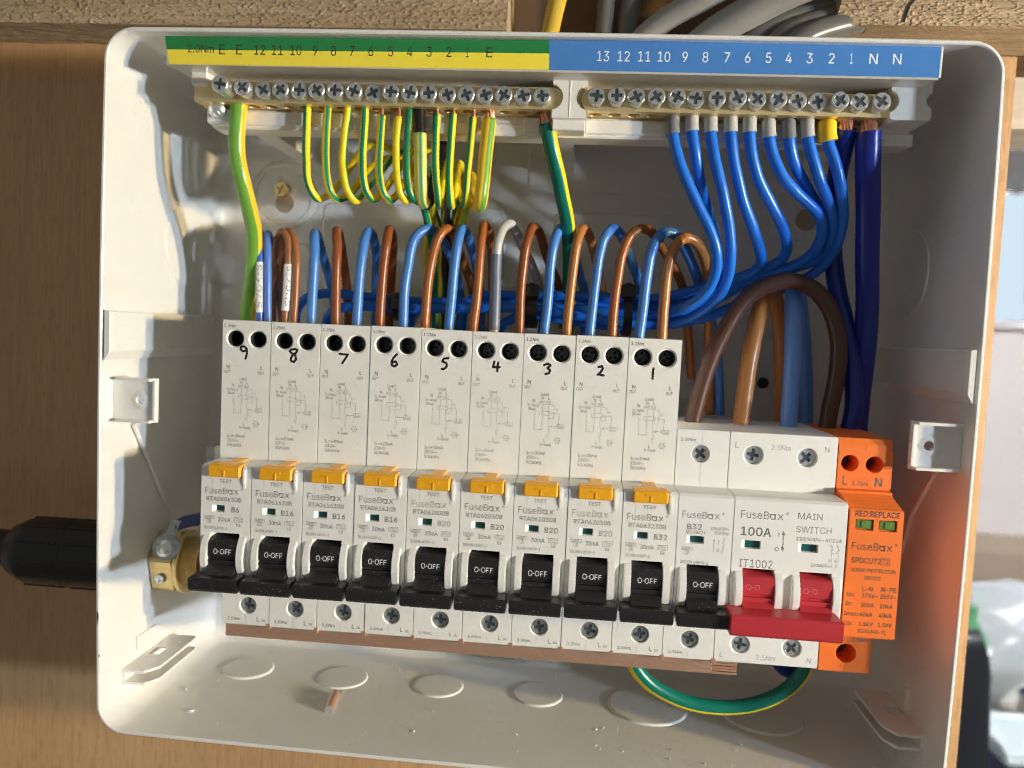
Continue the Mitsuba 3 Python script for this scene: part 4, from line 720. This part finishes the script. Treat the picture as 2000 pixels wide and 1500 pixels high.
 ('earth_wire','gy_dark',2.7,72,0.05,[(148.8,-34.3,62),(151.4,-43.2,61),(156.8,-50,60),(164.3,-54.7,59),(174,-58.1,58),(185.5,-59.1,57),(196.8,-57.5,56),(206.7,-52.5,56),(213.1,-45.6,56),(215.6,-37.8,57),(216.2,-30.6,58)]),
 ('tail_wire','blue_navy',3.4,0,0.0,[(205,-34.6,50),(207.8,-43.3,50),(212.1,-46.4,48),(217.7,-45.7,45),(220.9,-38.6,42)]),
 ('sheathed_cable','yellow_cable',3.6,0,0.0,[(106.3,192.2,10),(107.4,201.9,12),(108.8,206.9,16),(110.6,213,20),(114,221.2,24)]),
 ('sheathed_cable','grey_cable',4.6,0,0.0,[(137.7,190.7,10),(147.3,200.5,14),(155.8,206,18),(165.1,209.9,22),(176.1,214.2,26),(186.7,217.3,30)]),
 ('sheathed_cable','grey_cable',6.4,0,0.0,[(161.2,189.1,16),(173.2,198.7,20),(182.1,203.4,24),(191.6,208.1,28),(201.8,211.9,32),(211.7,214.9,36)]),
 ('sheathed_cable','grey_cable_dark',5.2,0,0.0,[(176,192.8,12),(185.7,201.9,12),(195.5,207.3,12),(207.5,210.7,12),(219.4,213.3,12),(235.2,215.9,12)]),
 ('sheathed_cable','grey_cable_dark',4.6,0,0.0,[(182.4,189.4,22),(190.8,197.8,22),(199.3,202.7,22),(209.5,206,20),(221.8,208.1,18),(234.2,209.9,16)]),
 ('sheathed_cable','grey_cable_dark',4.6,0,0.0,[(191.5,188.2,26),(199.7,196.1,26),(208.7,201.2,24),(220.7,204.5,22),(233,206.7,20)]),
 ('sheathed_cable','grey_cable_dark',4.6,0,0.0,[(196.4,186.8,30),(206.4,194.3,30),(216.6,199,27),(227.9,202.7,24)]),
 ('sheathed_cable','grey_cable_dark',3.6,0,0.0,[(130.2,193.3,8),(129.7,203.8,8),(129.9,212.1,8),(130.1,220.4,8)]),
 ('sheathed_cable','grey_cable_dark',4.2,0,0.0,[(139.8,193.5,8),(139.2,203.9,8),(139.8,212.2,8),(140.6,220.5,8)]),
]

WIRE_TAGS = {'blue_loop': ('blue_wire', 'wire'), 'brown_loop': ('brown_wire', 'wire'), 'grey_loop': ('grey_wire', 'wire'), 'neutral_wire': ('neutral_wire', 'wire'), 'tail_wire': ('tail_wire', 'wire'), 'link_wire': ('link_wire', 'wire'),
             'main_wire': ('mains_wire', 'wire'), 'earth_wire': ('earth_wire', 'wire'), 'earth_wire_sleeved': ('earth_wire', 'wire'), 'sheathed_cable': ('sheathed_cable', 'cable')}
WIRE_LABELS = ['thin blue wire with the white SMOKES sleeve, above breaker nine', 'thin plain blue wire touching the right side of the blue SMOKES one', 'thin brown wire with the white SMOKES sleeve, above breaker eight', 'thin plain brown wire touching the right side of the brown SMOKES one'] \
    + [f'{c} wire arching out of the top of breaker {WORD[n]}' for n in '8765' for c in ('blue', 'brown')] + ['light grey wire with a slate grey sleeve, out of breaker four', 'brown wire arching out of the top of breaker four'] \
    + [f'{c} wire arching out of the top of breaker {WORD[n]}' for n in '321' for c in ('blue', 'brown')] \
    + [f'bright blue wire with a {f} ferrule under number {WORD[n]} of the blue strip' for n, f in zip('987654321', ('dark grey', 'grey', 'grey', 'grey', 'grey', 'grey', 'dark grey', 'grey', 'yellow'))] \
    + ['thick navy wire with bare copper end under the first N of the blue strip', 'thickest violet blue wire with bare copper end under the last N of the blue strip',
       'thick dark brown wire arching from the plain breaker to the surge protector', 'thick light brown wire into the L terminal of the main switch', 'thick light blue wire into the N terminal of the main switch'] \
    + [f'slim green and yellow wire under number {WORD[n]} of the yellow strip' for n in ('10', '9', '8', '7', '6', '5', '4')] \
    + ['black sleeved wire with a green and yellow oversleeve, under number four'] + [f'slim green and yellow wire under number {WORD[n]} of the yellow strip' for n in '321'] \
    + ['thick yellow wire with a green stripe under the last E of the yellow strip', 'thick pale green and orange yellow earth wire at the far left of the earth bar', 'thick dark green earth wire at the right end of the earth bar', 'thick dark green and yellow wire sagging below the main switch', 'navy wire end showing under the N of the main switch'] \
    + ['yellow cable rising behind the top edge of the box', 'slimmer light grey cable slanting above the blue strip, left of the broad one', 'broad light grey cable slanting above the box, middle of the gap', 'dark grey cable behind, farthest back of the bundle by the right timber', 'dark grey cable second in the bundle by the right timber',
       'dark grey cable third in the bundle by the right timber', 'dark grey cable nearest in the bundle by the right timber', 'thin dark upright cable in the gap, left of the pair', 'thicker dark upright cable in the gap, right of the pair']
FERR = ['ferrule_dark', 'ferrule_grey', 'ferrule_grey', 'ferrule_grey', 'ferrule_grey', 'ferrule_grey', 'ferrule_dark', 'ferrule_grey', 'ferrule_yellow']
def cut(path, s0, s1):
    """the part of a path between two lengths"""
    s = np.r_[0, np.cumsum(np.linalg.norm(np.diff(path, axis=0), axis=1))]
    q = np.linspace(s0, min(s1, s[-1]), max(4, int((s1 - s0) / 1.2)))
    return np.c_[[np.interp(q, s, path[:, i]) for i in range(3)]].T
def length_to(path, z):
    """length along the path, from its start at the top, to where it first falls to height z"""
    s = np.r_[0, np.cumsum(np.linalg.norm(np.diff(path, axis=0), axis=1))]
    below = np.nonzero(path[:, 2] <= z)[0]
    return float(s[below[0]]) if len(below) else 0.0
def strands(path, r, n, key, rs=.42):
    """bare copper strands along a short path"""
    out = []
    for j in range(n):
        a = j * 2.39996; rad = r * math.sqrt((j + .5) / n) * .86
        tw = np.linspace(0, .7, len(path))
        off = np.c_[rad * np.cos(a + tw), rad * np.sin(a + tw), np.zeros(len(path))]
        out.append(tube(path + off * np.linspace(.82, 1.0, len(path))[:, None], rs, 6)[:2])
    put(key, join(*out), 'copper_bright', 50)
neutral = 0
for (kind, col, r, ph, c, pts), lab in zip(WIRES, WIRE_LABELS):
    base, cat = WIRE_TAGS[kind]
    w = name(base); tag(w, lab, cat)
    path = spline(W3(pts), 7)
    wob = (meshkit.fbm(np.c_[np.arange(len(path)) * .13, np.full(len(path), 7.7 * len(w)), np.full(len(path), 3.1 + r)], 2, len(scene)) - .5) * .7 * min(1, r / 1.8)
    path = path + np.c_[wob * np.sin(np.arange(len(path)) * .05 + len(scene)), wob * 0, wob * 0]
    if kind == 'neutral_wire':
        L = length_to(path, 147.3 if neutral in (0, 5, 6, 7) else 148.4)
        if neutral == 8: L = length_to(path, 146.4)
        put(f'{w}__insulation', tube(cut(path, max(L - 2, 0), np.linalg.norm(np.diff(path, axis=0), axis=1).sum()), r, 16)[:2], col, 40)
        fr = 3.1 if neutral == 8 else 2.35
        f0 = max(L - 7.2, .2)
        fp = cut(path, f0, L + .1); fp = np.vstack([fp[:1], cut(path, f0 + .5, f0 + 1.0)[:1], cut(path, f0 + 1.2, f0 + 2)[:1], fp[fp[:, 2] < cut(path, f0 + 1.9, f0 + 2.4)[0, 2]]])
        rad = np.full(len(fp), fr); rad[:2] = [fr * .66, fr * .86]; rad[-1] = fr * 1.05
        put(f'{w}__ferrule', tube(fp, rad, 20)[:2], FERR[neutral], 40)
        put(f'{w}__ferrule_tip', tube(cut(path, 0, max(L - 6.8, 2)), 1.35, 12)[:2], 'zinc', 40)
        neutral += 1
    elif kind == 'tail_wire' and pts[0][1] > 100:
        L = length_to(path, 151.2 if r < 4 else 150.2)
        put(f'{w}__insulation', tube(cut(path, L, 9999 if False else np.linalg.norm(np.diff(path, axis=0), axis=1).sum()), r, 24)[:2], col, 40)
        strands(cut(path, 0, L + 1), r * .78, 30, f'{w}__copper_strands', .5)
    elif kind == 'earth_wire':
        v, f, uv = tube(path, r, 20 if r > 2 else 16, ph, 0.0)
        uv[:, 0] -= c
        hang = lab.startswith(('slim', 'thick yellow', 'thick dark green earth'))
        L = 0
        if hang:
            L = {'under number six': 4.6, 'under number five': 5.0, 'under number one ': 5.2, 'under number two': 4.4, 'under number three': 4.2, 'last E': 5.6, 'right end': 7.4}
            L = next((q for t, q in L.items() if t in lab), 1.2)
            total = np.linalg.norm(np.diff(path, axis=0), axis=1).sum()
            v, f, uv = tube(cut(path, L, total), r, 20 if r > 2 else 16, ph, 0.0); uv[:, 0] -= c
            strands(cut(path, 0, L + .8), r * .7, 3 if r < 2 else 7 if r < 2.5 else 19, f'{w}__copper_strands', .55 if r < 2.5 else .4)
        put(f'{w}__insulation', (v, f), col, True, uv=uv)
    elif kind == 'earth_wire_sleeved':
        put(f'{w}__insulation', tube(path, r, 18)[:2], col, True)
        L0, L1 = length_to(path, 146.0), length_to(path, 122.0)
        v, f, uv = tube(cut(path, L0, L1 + 1.5), np.r_[np.full(200, 2.3)][:len(cut(path, L0, L1 + 1.5))], 22, 14, 0); uv[:, 0] -= .955
        put(f'{w}__sleeve', (v, f), 'gy_sleeve', True, uv=uv)
    else:
        put(f'{w}__insulation' if kind in ('grey_loop',) or 'SMOKES sleeve' in lab else w, tube(path, r, 24 if r > 2.5 else 18)[:2], col, True)
        rise = lambda z: (lambda s, up: float(s[up[0]]))(np.r_[0, np.cumsum(np.linalg.norm(np.diff(path, axis=0), axis=1))], np.nonzero(path[:, 2] >= z)[0])
        if kind == 'grey_loop':
            put(f'{w}__sleeve', tube(cut(path, rise(76.5), rise(104.3)), 2.15, 20)[:2], 'sleeve_grey', 40)
        if 'SMOKES sleeve' in lab:
            sp = cut(path, rise(79.3), rise(98.3))
            put(f'{w}__sleeve', tube(sp, 1.62, 20)[:2], 'paper_white', 40)
            tv, tf = text('SMOKES', 2.4)
            sx = 15.0 / tv[:, 0].max(); a = tv[:, 0] * sx / 15.0 * (len(sp) - 1) * .86 + 1.2
            ang0 = 0.10 if 'blue' in lab else .78
            cx, cy, cz = (np.interp(a, np.arange(len(sp)), sp[:, i]) for i in range(3))
            th = ang0 - (tv[:, 1] - 1.2) / 1.64; rr = 1.632 + tv[:, 2] * .5
            put(f'{w}__printed_word', (np.c_[cx + rr * np.sin(th), cy - rr * np.cos(th), cz], tf), 'print_black', smooth=False)

# cable ties round the neutral bundle
def cable_tie(x, zc, dc, rz, rd, w=3.4, head='top', lean=0):
    t = name('cable_tie')
    a = np.linspace(0, 2 * math.pi, 41)[:-1]
    o = Polygon(np.c_[dc + rd * np.cos(a), zc + rz * np.sin(a)])
    put(f'{t}__strap', prof(o.buffer(.65).difference(o.buffer(-.35)), x - w / 2, x + w / 2), 'black_gloss', 30)
    hz, hd = (zc + rz + .6, dc + rd * .55) if head == 'top' else (zc + rz * .2, dc + rd + .9)
    put(f'{t}__head', union([cbox(x - 3.0, x + 3.0, hz - 2.6, hz + 2.6, hd - 2, hd + 2.2, .5), cbox(x - 1.2, x + 1.2, hz + 2.2, hz + 3.3, hd - .8, hd + .6, .2)]), 'black_gloss', 30)
    return t
tag(cable_tie(53.5, 84.5, 34.5, 5.0, 6.0, 3.2, 'front'), 'black cable tie behind the blue wire of breaker six', 'cable tie')
tag(cable_tie(106.4, 85.5, 33.5, 6.6, 8.5, 5.0, 'top'), 'black cable tie round the blue bundle behind breaker three', 'cable tie')
tag(cable_tie(143.8, 85.5, 33.5, 8.0, 10.5, 3.4, 'top'), 'black cable tie with an upstanding head behind breaker two', 'cable tie')

# ------------------------------------------------------------------ armoured cable gland through the left wall
G = (-22.3, 44.0)                                            # z, d of its axis
def lathe_x(rx, n=36, z=G[0], d=G[1]):
    a = np.arange(n) * 2 * math.pi / n; V, F = [], []
    for r, x in rx: V.append(np.c_[np.full(n, x), -d + r * np.cos(a), z + r * np.sin(a)])
    k = np.arange(n)
    for i in range(len(rx) - 1):
        q0, q1, q2, q3 = i * n + k, i * n + (k + 1) % n, (i + 1) * n + (k + 1) % n, (i + 1) * n + k
        F += [np.c_[q0, q1, q2], np.c_[q0, q2, q3]]
    return np.vstack(V), np.vstack(F)
tag('cable_gland', 'brass cable gland inside the left wall with a silver earth tag on it', 'cable gland')
hexa = Polygon([(G[1] + 13.4 * math.cos(q * math.pi / 3 + .26), G[0] + 13.4 * math.sin(q * math.pi / 3 + .26)) for q in range(6)]).intersection(Point(G[1], G[0]).buffer(13.0))
hexa = hexa.difference(Point(G[1], G[0]).buffer(8.2))
put('cable_gland__lock_nut', prof(hexa, BX0 + t_ + .2, BX0 + t_ + 9.0) - rod(-33.2, G[0] - 4.2, 50, 62, 2.0), 'brass', 25)
put('cable_gland__washer', lathe_x([(8.2, -28.6), (12.2, -28.6), (12.5, -28.2), (12.5, -26.6), (12.2, -26.2), (8.2, -26.2)], 40), 'brass', 30)
prof_t = [(8.2, -27)] + [p for q in range(7) for p in ((9.9, -26.2 + q * .85), (9.35, -25.78 + q * .85))] + [(9.9, -20.3), (9.6, -19.9), (8.0, -19.9), (7.6, -20.3), (7.6, -30)]
put('cable_gland__thread', lathe_x(prof_t, 44), 'brass', 25)
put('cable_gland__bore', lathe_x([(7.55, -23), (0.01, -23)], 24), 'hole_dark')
put_copy('cable_gland__grub_screw', solid(pozi(1.85, 2.5, .9, False, 18, .7), 'zinc'), -33.2, G[0] - 4.2, 56.6, 10)
put('inner_cable_sheath', lathe_x([(5.2, -24), (5.2, 6), (4.6, 7), (0.01, 7)], 24, G[0] - 1, G[1] - 1), 'brown_b', 40)
tag('inner_cable_sheath', 'brownish cable core coming out of the brass gland behind breaker nine', 'cable')
tag('earth_lug', 'silver ring lug with a navy crimp collar, screwed onto the gland', 'lug')
lug = face(unary_union([Point(0, 0).buffer(5.0), Polygon([(-1.5, 3), (2.6, 3.4), (5.2, 10), (2.2, 11)])]), 0, 1.2)
LUG = lug.rotate([0, 0, 18]).translate([-29.9, -57.2, -12.8])
put('earth_lug__tag', LUG, 'zinc_dull', 30)
put('earth_lug__collar', tube(np.array([(-27.8, -56.5, -5.2), (-25.0, -52, -4.0), (-20, -47, -3.4), (-14, -43, -3.2)], float), np.array([1.9, 2.4, 2.4, 2.2]), 18)[:2], 'navy_plastic', 40)
v, f, uv = tube(spline([(-15, -43.5, -3.3), (-9, -40, -4.2), (-2, -38, -5), (6, -37, -6)], 6), 2.2, 14, 0)
put('earth_lug__wire', (v, f), 'gy', True, uv=uv)
put_copy('earth_lug__screw', solid(join(lathe_d([(0, 1.7), (1.6, 1.5), (3.3, .7), (3.7, 0), (3.7, -1)], 0, 0, 24), pozi(1.9, .6, .5, False).translate([0, -1.75, 0])), 'zinc', 50), -30.6, -13.2, 58.5, 30)
tag('cable_shroud', 'black rubber gland shroud and cable entering the left side of the box', 'cable shroud')
ribs = [(14.0, BX0 - .5), (14.0, -46)]
put('cable_shroud__collar', lathe_x([(0.1, BX0 - .6), (13.8, BX0 - .6), (14.0, -42), (14.0, -74.2), (13.6, -74.6), (0.1, -74.6)], 40), 'black_rubber', 30)
a = np.arange(24) * 2 * math.pi / 24
put('cable_shroud__body', lathe_x([(13.5, -74.6), (13.9, -75.4), (14.0, -80), (13.9, -92), (12.6, -96), (10.4, -100.5), (8.8, -101.5), (8.6, -102.6), (0.1, -102.6)], 40), 'black_rubber', 35)
put('cable_shroud__rib', join(*[tube(np.array([(-76, -G[1] - 13.9 * math.cos(q), G[0] + 13.9 * math.sin(q)), (-93, -G[1] - 13.8 * math.cos(q), G[0] + 13.8 * math.sin(q))]), .5, 6)[:2] for q in a[::2]],
    *[tube(np.array([(-44, -G[1] - 14 * math.cos(q), G[0] + 14 * math.sin(q)), (-73, -G[1] - 14 * math.cos(q), G[0] + 14 * math.sin(q))]), .45, 6)[:2] for q in a[::2]]), 'black_rubber', 40)
labels['cable_shroud__rib'] = {'kind': 'stuff'}
put('cable_shroud__cable', tube(spline([(-98, -G[1], G[0]), (-115, -G[1] + .5, G[0] + .3), (-140, -G[1] + 2, G[0] + 1.5), (-200, -G[1] + 4, G[0] + 2), (-330, -G[1] + 6, G[0] - 4)], 8), 7.4, 28)[:2], 'black_rubber', True)

# ------------------------------------------------------------------ on the floor of the box
tag('copper_offcut', 'short copper offcut with a bright cut end on the floor of the box', 'offcut')
FL = BZ0 + t_ - 1.15
put('copper_offcut__wire', tube(np.array([(36.0, -47.5, FL + 1.9), (36.7, -54, FL + 1.85), (37.6, -60.5, FL + 1.75)]), 1.55, 16)[:2], 'copper', 40)
put('copper_offcut__cut_end', tube(np.array([(37.6, -60.45, FL + 1.75), (37.7, -61.3, FL + 1.73)]), 1.58, 16)[:2], 'zinc', 40)
crumbs = []
for x, d in [(-22.9, 53.5), (-12.6, 69.5), (-32.2, 68.1), (76.4, 53.2), (72.3, 68.9), (125.8, 55.9), (-14.3, 43.2), (50, 77)] + [(float(rng.uniform(-30, 240)), float(rng.uniform(12, 82))) for _ in range(60)]:
    s = float(rng.uniform(.12, .34)) if x not in (-22.9, -12.6) else .6
    b = trimesh.creation.icosphere(1, s); b.apply_scale([1 + float(rng.uniform(0, 1.4)), 1, .7]); b.apply_transform(trimesh.transformations.rotation_matrix(float(rng.uniform(0, 3)), [0, 0, 1]))
    fl = BZ0 + t_ - 1.2 * (1 - ((x - 106.5) / 145.5) ** 2) * d / RIM * .93 + .1
    b.apply_translation([x, -d, fl + s * .5]); crumbs.append((np.asarray(b.vertices), np.asarray(b.faces)))
put('plastic_crumbs', join(*crumbs), 'paper_white', 40)
tag('plastic_crumbs', 'tiny pale crumbs and shavings scattered on the floor of the box', 'crumbs', kind='stuff')

# ------------------------------------------------------------------ the room behind, right of the board
def slab(key, x0, x1, z0, z1, y0, y1, mat, c=3.0): return put(key, cbox(x0, x1, z0, z1, -y1, -y0, c), mat)
slab('far_wall', 300, 3400, -1500, 2200, 1900, 1960, 'far_wall_paint'); tag('far_wall', 'pale far wall of the room', kind='structure')
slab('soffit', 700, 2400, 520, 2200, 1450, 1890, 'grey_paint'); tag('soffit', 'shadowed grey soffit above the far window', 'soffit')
tag('far_window', 'far window with pale blue daylight, blurred, right of the board', 'window')
slab('far_window__frame', 1080, 2200, 150, 520, 1860, 1898, 'far_wall_paint')
put('far_window__pane', cbox(1100, 2180, 172, 505, -1859.5, -1855, 1), None, smooth=False, emitter={'type': 'area', 'radiance': {'type': 'rgb', 'value': [0.62, 0.76, 0.86]}})
put('hanging_cord', tube(spline([(1330, 1700, 560), (1290, 1700, 440), (1255, 1700, 330), (1243, 1700, 230), (1262, 1700, 150)], 8), 9, 10)[:2], 'grey_paint', 50)
tag('hanging_cord', 'thin dark cord hanging in front of the far window', 'cord')
slab('wall_shelf', 900, 1900, -505, -420, 1700, 1895, 'tan_board'); tag('wall_shelf', 'tan shelf along the far wall above the work table', 'shelf')
slab('work_table', 860, 2000, -840, -800, 900, 1650, 'tan_board', 4); tag('work_table', 'tan work table covered with blurred clutter', 'table')
def blob(key, x, y, z, sx, sy, sz, mat, lab, cat, seed=0, n=3):
    b = trimesh.creation.icosphere(n, 1.0); v = np.array(b.vertices)
    v *= 1 + .35 * (meshkit.fbm(v * 2.2, 3, seed)[:, None] - .5)
    put(key, (v * [sx, sy, sz] + [x, y, z], np.array(b.faces)), mat, 60); tag(key, lab, cat)
blob('plastic_bag', 1150, 1480, -600, 260, 110, 165, 'clear_bag', 'pale blue plastic bag heaped on the far work table', 'bag', 1)
blob('plastic_bag_001', 1090, 1200, -640, 110, 70, 95, 'paper_white', 'white crumpled bag in front on the far work table', 'bag', 4); used['plastic_bag'] = 1
put('green_bottle', union([Manifold.cylinder(170, 38, 38, 24), Manifold.cylinder(40, 38, 15, 24).translate([0, 0, 170]), Manifold.cylinder(30, 15, 15, 24).translate([0, 0, 210])]).translate([962, 1300, -680]), 'green_plastic', 30)
tag('green_bottle', 'green bottle on the far work table beside the board edge', 'bottle')
slab('navy_box', 1015, 1060, -600, -560, 1150, 1200, 'navy_plastic', 3); tag('navy_box', 'small navy box among the clutter on the work table', 'box')
slab('brown_carton', 1025, 1062, -720, -600, 1080, 1120, 'tan_board', 2); tag('brown_carton', 'upright brown carton on the work table', 'carton')
for i, (x, y, z, s, m) in enumerate([(960, 1010, -560, 22, 'pale_blue_plastic'), (1000, 1080, -610, 22, 'paper_white'), (985, 1050, -575, 16, 'clear_bag'), (1010, 1000, -640, 30, 'paper_white'), (1050, 1180, -560, 22, 'pale_blue_plastic'), (930, 980, -600, 24, 'tan_board'), (1030, 1040, -560, 15, 'paper_white')]):
    blob(name('screw_tub'), x, y, z, s, s, s * .8, m, ['pale blue tub on the table just right of the chair back', 'white tub in the middle of the clutter', 'small clear tub next to the green bottle', 'larger white tub beside the brown carton', 'pale blue tub in front of the big bag', 'tan tub at the chair back', 'small white tub beside the navy box'][i], 'tub', 40 + i, 2)
tag('storage_crate', 'pale blue plastic crate lid with a raised cross rib, bottom right', 'crate')
put('storage_crate__lid', union([cbox(770, 1300, -512, -500, -940, -790, 4), cbox(770, 1300, -502, -494, -812, -794, 3), cbox(770, 1300, -502, -494, -936, -918, 3), cbox(775, 792, -502, -494, -936, -795, 3), hull([(x, y, z) for x, y in ((850, 800), (866, 800), (905, 930), (921, 930)) for z in (-502, -494)])]), 'pale_blue_plastic')
put('storage_crate__body', cbox(785, 1290, -800, -512, -930, -805, 6), 'navy_plastic')
tag('office_chair', 'black padded chair back seen behind the board edge, bottom right', 'chair')
put('office_chair__backrest', hull([(x, y, z) for x, y, z in [(560, 640, -270), (650, 660, -268), (672, 665, -330), (680, 668, -560), (560, 640, -560), (560, 600, -280), (640, 615, -285), (660, 620, -560), (560, 600, -560)]]), 'leather_black', 60)
put('office_chair__seat', cbox(500, 720, -640, -560, -760, -480, 20), 'leather_black', 60)
put('room_floor', cbox(-3000, 4000, -1560, -1500, -2500, 2500, 2), 'grey_paint'); tag('room_floor', 'floor of the room far below', kind='structure')
